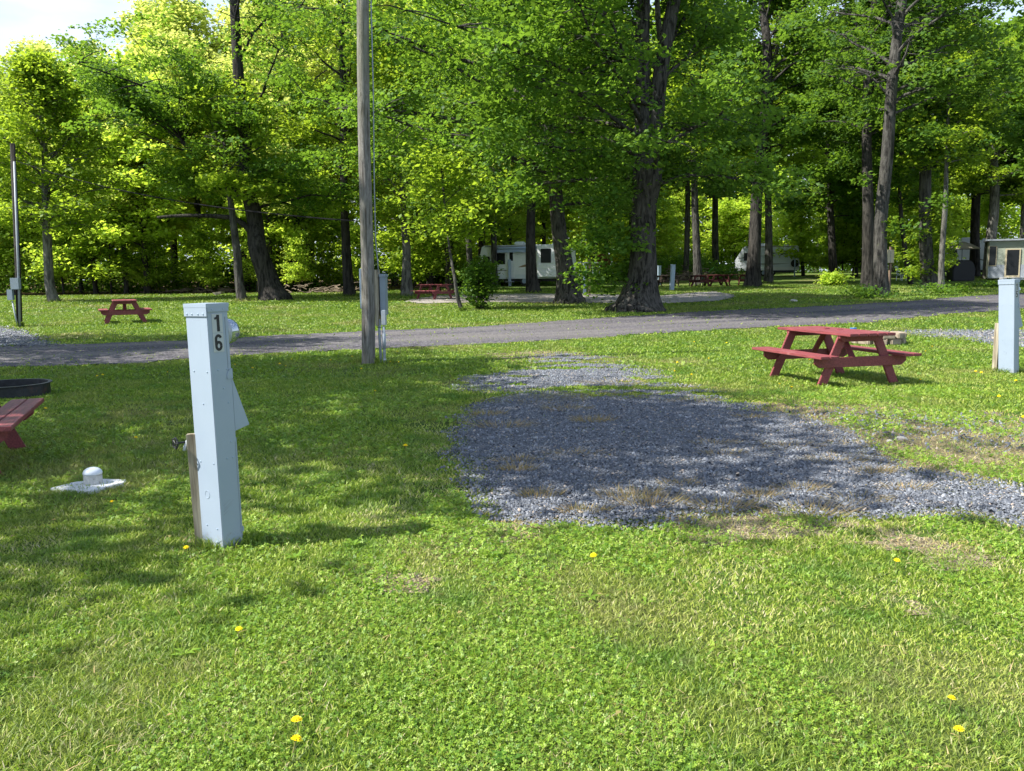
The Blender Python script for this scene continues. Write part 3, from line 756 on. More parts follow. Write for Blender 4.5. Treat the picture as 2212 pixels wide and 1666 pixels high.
# --- the trees one can tell apart
ptree('oak_tree', 'massive twin stemmed oak with flared base beside the road', (1380, 672), [(1388, 600), (1387, 540), (1392, 440), (1398, 370), (1390, 240), (1388, 120), (1386, 0)],
      [92, 66, 58, 58, 66, 36, 34, 30], M['bark_oak'], M['leaf_oak'], 4.2, 7.0, 15.0, more=[([(1402, 400), (1412, 300), (1425, 180), (1440, 80), (1456, 0)], [34, 36, 34, 32, 30])],
      nl=36, leaf=.175, nleaf=68000, seed=3, flare=2.6, sig=.5, centre=(-3.0, -1.0), clear=14, clearp=.3, extra=[(-1.2, -.1, 2.6, .9, 18), (-1.4, .2, 1.3, .6, 9), (-.9, -.5, 3.9, 1.2, 20)])
ptree('oak_tree', 'tall rough barked oak between the long trailer and big twin oak', (1228, 655), [(1222, 590), (1208, 500), (1200, 400), (1190, 310), (1183, 180), (1180, 60), (1176, 0)],
      [60, 42, 35, 31, 29, 26, 24, 20], M['bark_oak'], M['leaf_oak'], 4.0, 8.5, 16.5, nl=36, leaf=.18, nleaf=58000, seed=5, flare=2.2, sig=.5, centre=(-3.4, -.5), clear=9, clearp=.5)
ptree('maple_tree', 'great leaning maple with dark trunk on the left lawn', (592, 648), [(578, 600), (560, 540), (545, 470), (532, 380), (528, 300), (520, 170), (508, 0)],
      [60, 46, 42, 37, 30, 26, 24, 20], M['bark_dark'], M['leaf_oak'], 4.6, 7.2, 17.5, nl=34, leaf=.185, nleaf=40000, seed=8, flare=2.2, centre=(-.9, .4), sig=.46, clear=16,
      more=[([(556, 520), (520, 480), (480, 468), (400, 466), (340, 470)], [14, 13, 11, 8, 6]), ([(540, 440), (500, 400), (440, 350), (390, 300)], [14, 12, 9, 7])])
ptree('small_tree', 'slim grey tree standing just left of the leaning maple', (523, 650), [(515, 590), (512, 540), (500, 440), (493, 380), (480, 300)],
      [24, 20, 18, 14, 11, 6], M['bark_grey'], M['leaf_maple'], 5, 3.2, 10.5, nl=14, leaf=.22, nleaf=9000, seed=9, flare=1.35)
ptree('maple_tree', 'round topped dense maple with pale trunk at far left lawn edge', (116, 652), [(106, 600), (102, 500), (96, 400), (92, 300), (86, 180)],
      [26, 21, 19, 18, 12, 5], M['bark_pale'], M['leaf_maple'], 3.6, 3.9, 13.2, nl=44, leaf=.2, nleaf=24000, seed=12, flare=1.4, sig=.4, squash=.8,
      prof=lambda t: .8+.35*math.sin(t*2.6) if t < .45 else max(.12, 1.1-(t-.45)*1.9))
ptree('tall_tree', 'straight brown trunked tree at the wood edge right of the leaning maple', (637, 627), [(632, 540), (628, 400), (626, 250), (612, 60), (608, 0)],
      [28, 22, 20, 19, 15, 13], M['bark_grey'], M['leaf_pale'], 9, 5.2, 21, nl=26, leaf=.22, nleaf=15000, seed=13, flare=1.3, clear=12)
ptree('tall_tree', 'straight dark trunked tree left of the tall wooden pole', (755, 640), [(748, 540), (745, 400), (740, 200), (734, 0)],
      [28, 21, 18, 15, 12], M['bark_dark'], M['leaf_maple'], 6.5, 4.2, 19, nl=24, leaf=.2, nleaf=14000, seed=14, flare=1.5, clear=12)
ptree('small_tree', 'stubby grey trunk tree behind the meter boxes of the pole', (880, 640), [(878, 590), (876, 530), (872, 440), (868, 300)],
      [30, 22, 19, 14, 8], M['bark_pale'], M['leaf_maple'], 3.2, 4.2, 14, nl=26, leaf=.2, nleaf=17000, seed=15, flare=1.4)
ptree('small_tree', 'straight grey tree behind the red table near the long trailer', (972, 628), [(970, 570), (968, 500), (960, 380), (955, 200)],
      [24, 20, 17, 13, 9], M['bark_dark'], M['leaf_oak'], 3.6, 4.4, 15, nl=26, leaf=.2, nleaf=16000, seed=16, flare=1.3, more=[([(968, 500), (985, 400), (1020, 280)], [9, 7, 5])])
ptree('sapling', 'thin bent sapling trunk leaning in front of the middle table', (998, 672), [(988, 640), (982, 600), (974, 560), (965, 500)],
      [11, 9, 8, 7, 4], M['bark_grey'], M['leaf_maple'], 3.0, 1.9, 6.0, nl=9, leaf=.17, nleaf=3600, seed=17, flare=1.2)
ptree('small_tree', 'crooked slim tree in front of the long trailer front end', (1022, 628), [(1016, 580), (1012, 520), (1003, 440), (1005, 330)],
      [18, 15, 13, 10, 6], M['bark_grey'], M['leaf_maple'], 4.2, 3, 13, nl=18, leaf=.2, nleaf=11000, seed=18, flare=1.2)
ptree('tall_tree', 'dark twin trunk tree in front of the long trailer slide out', (1152, 632), [(1148, 590), (1146, 530), (1148, 440), (1150, 330), (1148, 200)],
      [34, 26, 23, 19, 16, 10], M['bark_dark'], M['leaf_oak'], 5.4, 5, 18, nl=26, leaf=.22, nleaf=22000, seed=19, flare=1.5, clear=12)
ptree('tall_tree', 'slender grey tree left of the stacked dark tables', (1508, 616), [(1506, 560), (1503, 440), (1500, 300), (1497, 120)],
      [26, 18, 16, 14, 10], M['bark_grey'], M['leaf_maple'], 8, 5, 20, nl=24, leaf=.24, nleaf=17000, seed=20, flare=1.6, clear=12)
ptree('tall_tree', 'slender straight tree behind the stacked dark tables', (1547, 600), [(1545, 520), (1543, 400), (1541, 300), (1540, 150)],
      [18, 15, 13, 11, 7], M['bark_grey'], M['leaf_bright'], 9, 4.5, 20, nl=20, leaf=.26, nleaf=12000, seed=21, flare=1.3, clear=12)
ptree('tall_tree', 'thick mossy tree covering the front of the small trailer', (1625, 620), [(1630, 540), (1638, 420), (1646, 300), (1654, 120), (1650, 0)],
      [38, 29, 26, 24, 21, 17], M['bark_dark'], M['leaf_oak'], 8.5, 6.0, 21, nl=30, leaf=.24, nleaf=40000, seed=22, flare=1.7, centre=(1.5, 2), clear=16)
ptree('tall_tree', 'smooth grey tree hard against the thick mossy tree', (1660, 612), [(1661, 520), (1662, 420), (1662, 300), (1672, 140), (1692, 0)],
      [22, 17, 15, 14, 18, 17], M['bark_grey'], M['leaf_maple'], 8, 4.6, 20, nl=20, leaf=.24, nleaf=13000, seed=23, flare=1.4, centre=(1.5, 0), clear=16)
ptree('tall_tree', 'distant dark trunked tree right of the small trailer', (1800, 602), [(1798, 540), (1796, 470), (1790, 300)],
      [22, 18, 16, 9], M['bark_dark'], M['leaf_oak'], 5, 6, 20, nl=30, leaf=.3, nleaf=20000, seed=24, flare=1.3)
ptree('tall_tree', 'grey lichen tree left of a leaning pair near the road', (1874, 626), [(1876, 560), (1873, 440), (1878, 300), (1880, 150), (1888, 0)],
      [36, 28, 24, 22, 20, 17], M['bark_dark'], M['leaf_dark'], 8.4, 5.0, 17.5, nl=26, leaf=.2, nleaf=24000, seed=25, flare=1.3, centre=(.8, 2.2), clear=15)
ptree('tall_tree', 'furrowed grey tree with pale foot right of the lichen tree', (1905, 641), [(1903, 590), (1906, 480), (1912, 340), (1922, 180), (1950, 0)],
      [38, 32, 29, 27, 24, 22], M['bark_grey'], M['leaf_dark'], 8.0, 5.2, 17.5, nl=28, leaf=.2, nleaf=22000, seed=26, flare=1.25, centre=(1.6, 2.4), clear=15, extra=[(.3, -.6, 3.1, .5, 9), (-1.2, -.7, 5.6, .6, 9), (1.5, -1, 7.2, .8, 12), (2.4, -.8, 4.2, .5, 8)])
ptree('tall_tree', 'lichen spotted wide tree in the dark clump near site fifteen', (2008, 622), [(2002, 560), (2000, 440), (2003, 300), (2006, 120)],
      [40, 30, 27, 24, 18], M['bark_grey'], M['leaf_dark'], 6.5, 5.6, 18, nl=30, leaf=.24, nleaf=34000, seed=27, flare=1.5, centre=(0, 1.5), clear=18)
ptree('tall_tree', 'narrow pale stem at the right side of the dark clump', (2033, 624), [(2034, 560), (2036, 440), (2040, 300)],
      [15, 13, 11, 8], M['bark_pale'], M['leaf_maple'], 6.6, 3, 14, nl=14, leaf=.22, nleaf=7000, seed=28, flare=1.2)
ptree('small_tree', 'thin leaning stem at the left side of the dark clump', (1968, 616), [(1958, 560), (1948, 480), (1940, 380)],
      [13, 12, 10, 6], M['bark_dark'], M['leaf_oak'], 5, 2.6, 12, nl=13, leaf=.22, nleaf=7000, seed=29, flare=1.2)
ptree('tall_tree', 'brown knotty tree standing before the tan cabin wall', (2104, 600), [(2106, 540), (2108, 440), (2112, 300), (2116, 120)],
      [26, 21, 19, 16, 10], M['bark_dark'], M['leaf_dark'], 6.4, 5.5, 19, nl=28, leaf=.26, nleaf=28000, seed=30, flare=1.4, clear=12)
ptree('tall_tree', 'smooth pale grey tree at the corner of the tan cabin', (2134, 602), [(2138, 540), (2142, 440), (2140, 300), (2138, 100)],
      [26, 23, 21, 17, 11], M['bark_pale'], M['leaf_maple'], 6, 5.2, 18, nl=28, leaf=.26, nleaf=18000, seed=31, flare=1.5, clear=12)
ptree('sapling', 'bright yellow green young tree hiding the small trailer tail', (1735, 596), [(1733, 560), (1730, 520), (1728, 470)],
      [9, 7, 5, 3], M['bark_grey'], M['leaf_bright'], 1.2, 2.9, 8, nl=24, leaf=.3, nleaf=9000, seed=32, flare=1.1)
ptree('sapling', 'bright leafy young tree behind the stacked dark tables', (1590, 592), [(1589, 560), (1587, 520), (1585, 480)],
      [9, 7, 5, 3], M['bark_grey'], M['leaf_bright'], 2.6, 2.8, 8, nl=20, leaf=.3, nleaf=7000, seed=33, flare=1.1)
ptree('sapling', 'leafy green young tree in shade right of the yellow sapling', (1850, 598), [(1849, 560), (1847, 520), (1843, 440)],
      [9, 7, 6, 3], M['bark_grey'], M['leaf_maple'], .8, 3.4, 10, nl=26, leaf=.28, nleaf=11000, seed=34, flare=1.1)

# trees left of the frame whose shade falls over the near lawn and the pad
for i, (x, y, R, zl, zh, nlf) in enumerate([(-9.4, 6.9, 4.8, 6.4, 12.5, 14500), (-13.4, 12.2, 5.0, 5.2, 12, 23000), (-17.5, 19, 4.6, 5.5, 13, 13000)]):
    tree('shade_tree', 'broad shade tree outside the left edge, %s' % ['nearest the red bench', 'beside the black fire ring', 'across from the meter pole'][i],
         (x, y, ztf(y)), [([(0, 0, 0), (.1, 0, 3), (-.1, .1, 7), (.1, 0, zh-1)], [.3, .24, .18, .05])], M['bark_grey'], M['leaf_maple'], zl, zh, R, nl=24, leaf=.2, nleaf=nlf, seed=60+i, flare=1.4, droop=.05,
         cut=(lambda c, y0=y, x0=x: c[2] > 5.6+max(0, (c[1]+y0-11)*.3) or c[0]+x0 < -.62*(c[1]+y0)-1.5))

# --- woodland trees: a few kinds, copied
def proto(kind, leafm, bark, H, R, zlo, leaf, nleaf, seed, rb=.2, nl=26, cat='tree', **kw):
    return tree(kind, 'x', (0, 0, 0), [([(0, 0, 0), (.1, .05, H*.25), (-.1, .1, H*.55), (.15, -.1, H*.96)], [rb, rb*.85, rb*.6, rb*.15])], bark, leafm, zlo, H, R, nl=nl, leaf=leaf, nleaf=nleaf, seed=seed, flare=1.3, **kw)
protos = {
 'pale': proto('woodland_tree', M['leaf_pale'], M['bark_grey'], 17, 3.8, 5.5, .27, 12000, 70),
 'bright': proto('woodland_tree', M['leaf_bright'], M['bark_dark'], 15, 3.9, 3.0, .28, 13500, 71, nl=30),
 'maple': proto('woodland_tree', M['leaf_maple'], M['bark_dark'], 19, 4.4, 5, .3, 17000, 72, nl=32),
 'oak': proto('woodland_tree', M['leaf_oak'], M['bark_grey'], 21, 5.2, 6, .32, 18000, 73, nl=34),
 'sap': proto('woodland_sapling', M['leaf_bright'], M['bark_grey'], 7, 1.7, 1.2, .24, 3500, 74, rb=.05, nl=16),
 'sapm': proto('woodland_sapling', M['leaf_maple'], M['bark_dark'], 8, 2.1, 1.0, .26, 4500, 75, rb=.06, nl=18)}
desc = {'pale': 'tall tree with pale yellow spring leaves', 'bright': 'bright yellow green leafy tree', 'maple': 'mid green woodland maple',
        'oak': 'tall dark green woodland tree', 'sap': 'slim yellow green sapling', 'sapm': 'slim green sapling'}
used = set()
def wood(kind, x, y, s=1.0, where='in the wood behind the left lawn', rz=None):
    p = protos[kind]; o = p if kind not in used else copy_thing(p); used.add(kind)
    o.location = (x, y, ztf(y)-.05); o.rotation_euler = (0, 0, random.uniform(0, 6.28) if rz is None else rz); k = s*random.uniform(.93, 1.07); o.scale = (k*random.uniform(.92, 1.1), k, k)
    tag(o, desc[kind]+' '+where, 'sapling' if kind.startswith('sap') else 'tree', ('saplings ' if kind.startswith('sap') else 'trees ')+where)
rw = random.Random(4)
LW = 'in the wood behind the left lawn'
for i in range(11):   # sunny edge of the left wood
    x = -37+i*2.3+rw.uniform(-.8, .8); y = 59+rw.uniform(-1.5, 2.5)
    wood(['bright', 'pale', 'bright', 'pale'][i % 4], x, y, .80 if x < -25 else .95, LW)
for i in range(13):
    x = -45+i*3.6+rw.uniform(-1, 1); y = 67+rw.uniform(-2, 3)
    wood(['pale', 'pale', 'bright'][i % 3], x, y, 1.02 if x < -27 else 1.25, LW)
for i in range(10):
    x = -52+i*5.6+rw.uniform(-1, 1); y = 80+rw.uniform(-3, 4)
    wood(['pale', 'pale', 'bright'][i % 3], x, y, 1.12 if x < -30 else 1.45, LW)
for i in range(18):
    x = -36+i*1.9+rw.uniform(-.7, .7); y = 57.5+rw.uniform(-.8, 2)
    wood(['sap', 'sapm'][i % 2], x, y, rw.uniform(.55, 1.0), LW)
MW = 'behind the long white trailer'
for (k, x, y, s) in (('maple', -6, 73, 1.1), ('oak', -1.5, 76, 1.1), ('bright', 3, 78, 1.1), ('oak', 7, 74, 1.1), ('maple', 11, 80, 1.2), ('oak', 15, 76, 1.15), ('maple', -3, 88, 1.3), ('oak', 5, 92, 1.4), ('bright', 0, 70, .7), ('bright', 9.5, 88, 1.1),
                     ('sap', -7, 64, 1), ('sapm', -4.5, 67, 1), ('sap', 12, 84, 1)):
    wood(k, x, y, s, MW)
RW = 'in the wood around the far right trailers'
for i, (k, x, y, s) in enumerate((('oak', 26, 118, 1.4), ('maple', 32, 116, 1.4), ('oak', 38, 110, 1.3), ('maple', 20, 118, 1.4), ('oak', 14, 116, 1.4), ('maple', 44, 102, 1.3), ('maple', 8, 114, 1.35),
                     ('oak', 54, 94, 1.3), ('oak', 50, 82, 1.15), ('maple', 44, 74, 1.1), ('oak', 38, 78, 1.1), ('oak', 39, 62, 1.0), ('oak', 29, 72, 1.05), ('oak', 35, 57, 1.2),
                     ('bright', 10, 102, .62), ('bright', 14.5, 105, .7), ('bright', 19, 108, .6), ('bright', 27.5, 101, .72), ('bright', 31, 104, .8), ('maple', 36, 98, .7), ('maple', 40, 96, .6), ('sapm', 34, 88, 1.3), ('maple', 46, 90, .7), ('sapm', 27, 58, .8), ('sapm', 24.5, 52, .7), ('sapm', 32, 70, 1.2), ('bright', 23, 112, .75),
                     ('sap', 24, 101, 1.2), ('sapm', 36, 86, 1.1), ('sapm', 30, 80, 1), ('sap', 41, 84, 1.1), ('sapm', 16, 99, 1.2), ('sap', 12, 99, 1.3), ('sap', 43, 80, 1.2), ('sap', 48, 76, 1.2))):
    wood(k, x, y, s, RW)

# far wood mass and undergrowth (stuff)
def mass(name, label, cat, boxes, leaf, per, mat, seed, sig=.7):
    r = np.random.default_rng(seed); Cs = []
    for (x0, x1, y0, y1, z0, z1, n) in boxes:
        c = np.stack([r.uniform(x0, x1, n), r.uniform(y0, y1, n), r.random(n)**1.1], -1)
        top = z0+(z1-z0)*(.72+.28*np.sin(c[:, 0]*.9+seed)*np.cos(c[:, 0]*.37))
        c[:, 2] = z0+(top-z0)*c[:, 2]+zt(c[:, 1]); Cs.append(c)
    V, Q, A = leaves_from(np.concatenate(Cs), per, sig, leaf, r)
    return tag(np_mesh(name, V, Q, mat, A), label, cat, kind='stuff')
mass('far_wood', 'distant mass of green woodland closing the view behind everything', 'woodland', [(-75, -12, 92, 104, 0, 20, 2600), (-14, 30, 124, 134, 0, 34, 3400), (28, 90, 118, 130, 0, 34, 3400), (-12, 8, 100, 106, 0, 26, 1200)], .55, 24, M['leaf_bright'], 81, 1.1)
mass('undergrowth', 'dark tangled undergrowth along the edge of the wood', 'undergrowth', [(-42, -8, 60, 64, 0, 2.2, 560), (-9, 3, 68, 72, 0, 2.2, 220), (8, 20, 76, 84, 0, 2.2, 300), (12, 24, 100, 106, 0, 3, 300), (30, 60, 98, 104, 0, 4, 400)], .24, 30, M['leaf_oak'], 82, .45)
mass('scrub', 'low dark scrub and ivy around the dark clump of trees', 'scrub', [(14.8, 17.0, 39.2, 40.2, 0, .6, 20), (16.5, 18.0, 41.2, 42.5, 0, .8, 20), (20.5, 23, 43.5, 45, 0, .6, 26), (27, 31, 50, 52, 0, .6, 34)], .15, 26, M['leaf_dark'], 83, .2)

# shrubs
def shrub(label, px, py, w, h, mat, seed, n=60, leaf=.16, per=45):
    b = G(px, py); r = np.random.default_rng(seed); root = empty('shrub', b, 0, label, 'shrub')
    c = r.normal(0, 1, (n, 3)); c /= np.linalg.norm(c, axis=1)[:, None]; c *= (r.random(n)**.4)[:, None]
    C = c*np.array([w/2, w/2, h/2])+np.array([0, 0, h/2]); C[:, 2] = np.maximum(C[:, 2], .1)
    V, Q, A = leaves_from(C, per, .2, leaf, r); np_mesh('foliage', V, Q, mat, A, root)
    mb = MB()
    for i in range(9):
        e = C[i*5 % n]; mb.tube([(r.normal()*.1, r.normal()*.1, 0), (e[0]*.5, e[1]*.5, e[2]*.55), tuple(e)], [.03, .02, .008], 5, False)
    mb.build('stem', M['bark_dark'], root)
shrub('dense dark bush beside the thin sapling before the long trailer', 1038, 668, 1.4, 1.95, M['leaf_dark'], 91, 64, leaf=.15)
shrub('small bush of bright leaves at foot of the leaning grey pair', 1800, 617, 1.8, .8, M['leaf_bright'], 92, 30)

# ------------------------------------------------------------------ picnic tables
def picnic_parts(root, m, lod=False):
    L, H = 1.83, .75
    bv = 0 if lod else .005
    mb = MB()
    for i in range(5): mb.box((0, (i-2)*.147, H-.02), (L, .14, .038))
    mb.build('tabletop', m, root, bv)
    for s in (-1, 1):
        mb = MB()
        for j in (0, 1): mb.box((0, s*(.585+j*.148), .43), (L, .14, .038))
        mb.build('bench', m, root, bv)
    for e in (-1, 1):
        x = e*.62
        for s in (-1, 1):
            mb = MB(); hw = .072
            p0 = (s*.27, H-.039); p1 = (s*.61, -.04)
            mb.prism([(p0[0]-hw, p0[1]), (p0[0]+hw, p0[1]), (p1[0]+hw, p1[1]), (p1[0]-hw, p1[1])], x-.019, x+.019, 'x')
            mb.build('leg', m, root, bv)
        y2 = x+e*.040
        MB().prism([(-.74, .41), (.74, .41), (.74, .33), (.66, .27), (-.66, .27), (-.74, .33)], y2-.019, y2+.019, 'x').build('seat_beam', m, root, bv)
        MB().prism([(-.35, H-.04), (.35, H-.04), (.35, H-.075), (.3, H-.125), (-.3, H-.125), (-.35, H-.075)], y2-.019, y2+.019, 'x').build('top_cleat', m, root, bv)
        # diagonal brace from the beam up to the middle of the top
        mb = MB(); mt = Matrix.Translation((x-e*.27, 0, .53)) @ Matrix.Rotation(e*rad(50), 4, 'Y')
        mb.box((0, 0, 0), (.62, .088, .036), mt); mb.build('brace', m, root, bv)
def table(label, x, y, ang, m, group, z=None, proto=None):
    if proto is None:
        o = empty('picnic_table', (x, y, ztf(y) if z is None else z), ang, label, 'picnic table', group); picnic_parts(o, m)
    else:
        o = copy_thing(proto); o.location = (x, y, ztf(y) if z is None else z); o.rotation_euler = (0, 0, ang); tag(o, label, 'picnic table', group)
    return o
GT = 'red picnic tables on the camp sites'
def dirang(dx, dy): return math.atan2(dy, dx)
t0 = table('red picnic table on grass beside the round stone fire ring', 4.74, 12.95, dirang(-.25, .968), M['red'], GT)
g = G(270, 700)
table('red picnic table cut by left edge beside black steel fire ring', -5.08, 7.52, dirang(-.35, .94), M['red'], GT, proto=t0)
table('red picnic table alone on the sunny left lawn', g.x-.35, g.y+.85, dirang(-.43, .9), M['red'], GT, proto=t0)
g = G(940, 648)
table('small looking red picnic table on gravel before the long trailer', g.x-.1, g.y+.8, dirang(-.74, .67), M['red'], GT, proto=t0)
def stack_row(m, lst, first=None):
    p = first
    for (lab, x, y, a) in lst:
        if p is None:
            p = table(lab, x, y, a, m, 'old dark picnic tables standing in a row')
        else: table(lab, x, y, a, m, 'old dark picnic tables standing in a row', proto=p)
    return p
pos = ['leftmost dark weathered picnic table of the row behind the twin oak', 'dark weathered picnic table just right of the white post in the row',
       'dark weathered picnic table behind the slender grey tree in the row', 'dark red picnic table in the middle of the table row',
       'dark red picnic table left of the thick mossy tree in the row', 'rightmost dark picnic table of the row beside the mossy tree']
lst = [(pos[i], 9.3+i*1.12, 59.2+.3*math.sin(i*2), rad([8, 84, 12, 78, 95, 14][i])) for i in range(3)]
stack_row(M['brown_wood'], lst)
stack_row(M['red_dark'], [(pos[i], 9.3+i*1.12, 59.2+.3*math.sin(i*2), rad([8, 84, 12, 78, 95, 14][i])) for i in range(3, 6)])

# ------------------------------------------------------------------ pedestals with numbers
def dome_rivets(root, pts, nrm, r=.006):
    q = Vector(nrm).to_track_quat('Z', 'Y').to_matrix(); me = None
    for p in pts:
        if me is None:
            o = MB().lathe((0, 0, 0), [(r, 0), (r*.8, r*.5), (r*.2, r*.75)], 8, q).build('rivet', M['rivet'], root); me = o.data
        else: o = link('rivet', me, root)
        o.location = p
def strip(pts, w):
    """flat outline of a thick pen stroke"""
    L = []; Rr = []; n = len(pts)
    for i in range(n):
        a = Vector(pts[max(i-1, 0)]); b = Vector(pts[min(i+1, n-1)]); d = (b-a).normalized(); ww = w[i] if isinstance(w, list) else w
        p = Vector(pts[i]); m = Vector((-d.y, d.x))*ww/2; L.append(p+m); Rr.append(p-m)
    return L, Rr
def digit(ch, h, mat, parent):
    """heavy narrow sans-serif numeral of height h, standing in the xz plane"""
    S = []
    def arc(cx, cy, rx, ry, a0, a1, n=14): return [(cx+rx*math.cos(rad(a0+(a1-a0)*k/n)), cy+ry*math.sin(rad(a0+(a1-a0)*k/n))) for k in range(n+1)]
    if ch == '1': S = [([(.05, -.5), (.05, .5)], .2), ([(-.2, .27), (-.08, .31), (.0, .38), (.05, .5)], .13)]
    if ch == '6': S = [(arc(0, -.2, .17, .22, 0, 360, 26), .17), ([(-.17, -.2), (-.17, .2)]+arc(0, .2, .17, .22, 180, 20, 12), .17)]
    if ch == '5': S = [([(-.2, .42), (.24, .42)], .16), ([(-.15, .46), (-.17, .0)], .15), ([(-.17, .02)]+arc(0, -.17, .17, .25, 125, -150, 16), .17)]
    if ch == '2': S = [(arc(0, .23, .17, .2, 160, -30, 10)+[(-.17, -.38)], .15), ([(-.24, -.43), (.24, -.43)], .15)]
    mb = MB()
    for k, (pts, w) in enumerate(S):
        A, B = strip(pts, w); e = .0006+.0002*k
        for i in range(len(A)-1):
            q = [A[i], A[i+1], B[i+1], B[i]]
            mb.add([(p.x*h, -e, p.y*h) for p in q], [(0, 1, 2, 3)])
    return mb.build('number', mat, parent)
def text_obj(s, size, mat, parent, name='number', bold=.012):
    c = bpy.data.curves.new(name, 'FONT'); c.body = s; c.size = size; c.align_x = 'CENTER'; c.align_y = 'CENTER'; c.extrude = .0006; c.offset = bold*size
    o = bpy.data.objects.new(name, c)
    me = bpy.data.meshes.new_from_object(o); bpy.data.objects.remove(o)
    me.materials.clear(); me.materials.append(mat)
    return link(name, me, parent)
def pedestal(label, loc, a, digits, lean=(0, 0), H=1.45, plates=True, scuff=False, W1=.138, W2=.212):
    root = empty('power_pedestal', loc, 0, label, 'power pedestal', 'numbered power pedestals')
    root.rotation_euler = (lean[0], lean[1], a)
    root.rotation_mode = 'XYZ'
    root.matrix_world = Matrix.Translation(loc) @ Matrix.Rotation(lean[0], 4, 'X') @ Matrix.Rotation(lean[1], 4, 'Y') @ Matrix.Rotation(a, 4, 'Z')
    MB().box((0, 0, (H-.02)/2-.05), (W1, W2, H-.02+.1)).build('body', M['ped'], root, .003)
    # cap with a skirt; the skirt hangs lower on the wide side
    mb = MB(); mb.box((0, 0, H-.012), (W1+.016, W2+.016, .024))
    mb.box((-W1/2-.004, 0, H-.047), (.006, W2+.012, .055)); mb.box((0, -W2/2-.004, H-.034), (W1+.004, .006, .03)); mb.box((W1/2+.004, 0, H-.034), (.006, W2+.008, .03)); mb.box((0, W2/2+.004, H-.034), (W1+.004, .006, .03))
    mb.build('cap', M['ped'], root, .0018)
    # rivets
    dome_rivets(root, [(-W1/2-.0072, y, H-.06) for y in (-.08, -.03, .03, .08)], (-1, 0, 0))
    dome_rivets(root, [(-W1/2-.0002, y, H*.73) for y in (-.07, .06)]+[(-W1/2-.0002, y, H*.36) for y in (-.07, .06)]+[(-W1/2-.0002, -.01, H*.60), (-W1/2-.0002, -.06, .13), (-W1/2-.0002, .04, .14), (-W1/2-.0002, -.05, .05), (-W1/2-.0002, .05, .05)], (-1, 0, 0), .0055)
    dome_rivets(root, [(x, -W2/2-.0072, H-.034) for x in (-.04, .035)], (0, -1, 0), .005)
    dome_rivets(root, [(x, -W2/2-.0002, H*.735) for x in (-.02, .04)]+[(.035, -W2/2-.0002, H*.60), (.035, -W2/2-.0002, H*.44), (-.0, -W2/2-.0002, H*.375), (.04, -W2/2-.0002, H*.375), (.01, -W2/2-.0002, H*.66)], (0, -1, 0), .0055)
    # knock-out ring on the wide face
    q = Vector((-1, 0, 0)).to_track_quat('Z', 'Y').to_matrix()
    MB().lathe((-W1/2, .015, .33), [(.024, 0), (.024, .0018), (.021, .0018), (.0205, .0004)], 20, q).build('knockout', M['ped'], root)
    # seam panel along the far edge of the number side, latch ear
    mb = MB(); mb.box((W1/2-.008, -W2/2-.001, .36), (.0015, .003, .56)); mb.box((W1/2-.022, -W2/2-.001, 1.2), (.0015, .003, .36)); mb.build('seam', M['trim_grey'], root)
    mb = MB(); poly = [(W1/2-.035, 1.015), (W1/2+.004, 1.015), (W1/2+.004, 1.075)]+[(W1/2-.035+.035*(1-math.cos(t)), 1.03+.045*math.sin(t)) for t in (1.4, 1.0, .6, .2)]
    mb.prism(poly, -W2/2-.006, -W2/2+.001, 'y'); mb.build('latch', M['ped'], root, .0012)
    # rear face equipment: meter dome, rain hood, lower cover
    xq = Vector((1, 0, 0)).to_track_quat('Z', 'Y').to_matrix()
    ring = MB().lathe((W1/2, -.022, H-.17), [(.083, 0), (.083, .024), (.076, .03)], 28, xq).build('meter_ring', M['pipe'], root, smooth=False)
    d = MB().lathe((W1/2, -.022, H-.17), [(.074, .02), (.074, .06), (.067, .085), (.047, .104), (.015, .112)], 28, xq).build('dome', M['dome'], ring, smooth=True)
    mb = MB(); mb.prism([(W1/2+.0005, 1.035), (W1/2+.0005, .70), (W1/2+.105, .725)], -W2/2+.004, W2/2-.004, 'y'); mb.build('rain_hood', M['ped'], root, .002)
    MB().box((W1/2+.004, 0, .36), (.01, W2*.94, .6)).build('cover', M['ped'], root, .002)
    mb = MB(); mb.box((W1/2+.012, -W2/2+.02, .1), (.012, .03, .03)); mb.build('hasp', M['ped'], root, .002)
    # number plates on the narrow side
    for i, dg in enumerate(digits):
        z = H-.115-i*.112
        pl = MB().box((.002-.008, -W2/2-.0015, z), (.07, .002, .109)).build('number_plate', M['plate'], root)
        t = digit(dg, .096, M['black'], pl); t.location = (-.006, -W2/2-.0028, z)
    if scuff:
        mb = MB()
        for (x, z, l) in ((-.05, .27, .05), (-.045, .25, .07), (-.05, .235, .06), (-.05, .215, .035)):
            mb.add([(x, -W2/2-.0006, z), (x+l, -W2/2-.0006, z+l*.62), (x+l, -W2/2-.0006, z+l*.62+.002), (x, -W2/2-.0006, z+.003)], [(0, 1, 2, 3)])
        mb.build('scratch', M['trim_grey'], root)
    return root
def cornerloc(px, py, a, W1=.138, W2=.212):
    g = G(px, py); u = Vector((math.cos(a), math.sin(a), 0)); v = Vector((-math.sin(a), math.cos(a), 0))
    return g+u*W1/2+v*W2/2
a16 = rad(53); l16 = cornerloc(483, 1192, a16)
pedestal('tall pale blue electric pedestal numbered 16 in left foreground lawn', l16, a16, '16', (0, rad(-.9)), 1.46, scuff=True)
a15 = rad(30); l15 = cornerloc(2190, 809, a15, .135, .245)
pedestal('pale electric pedestal numbered 15 at the right picture edge', l15, a15, '15', (0, rad(-3.0)), 1.45, W1=.135, W2=.245)

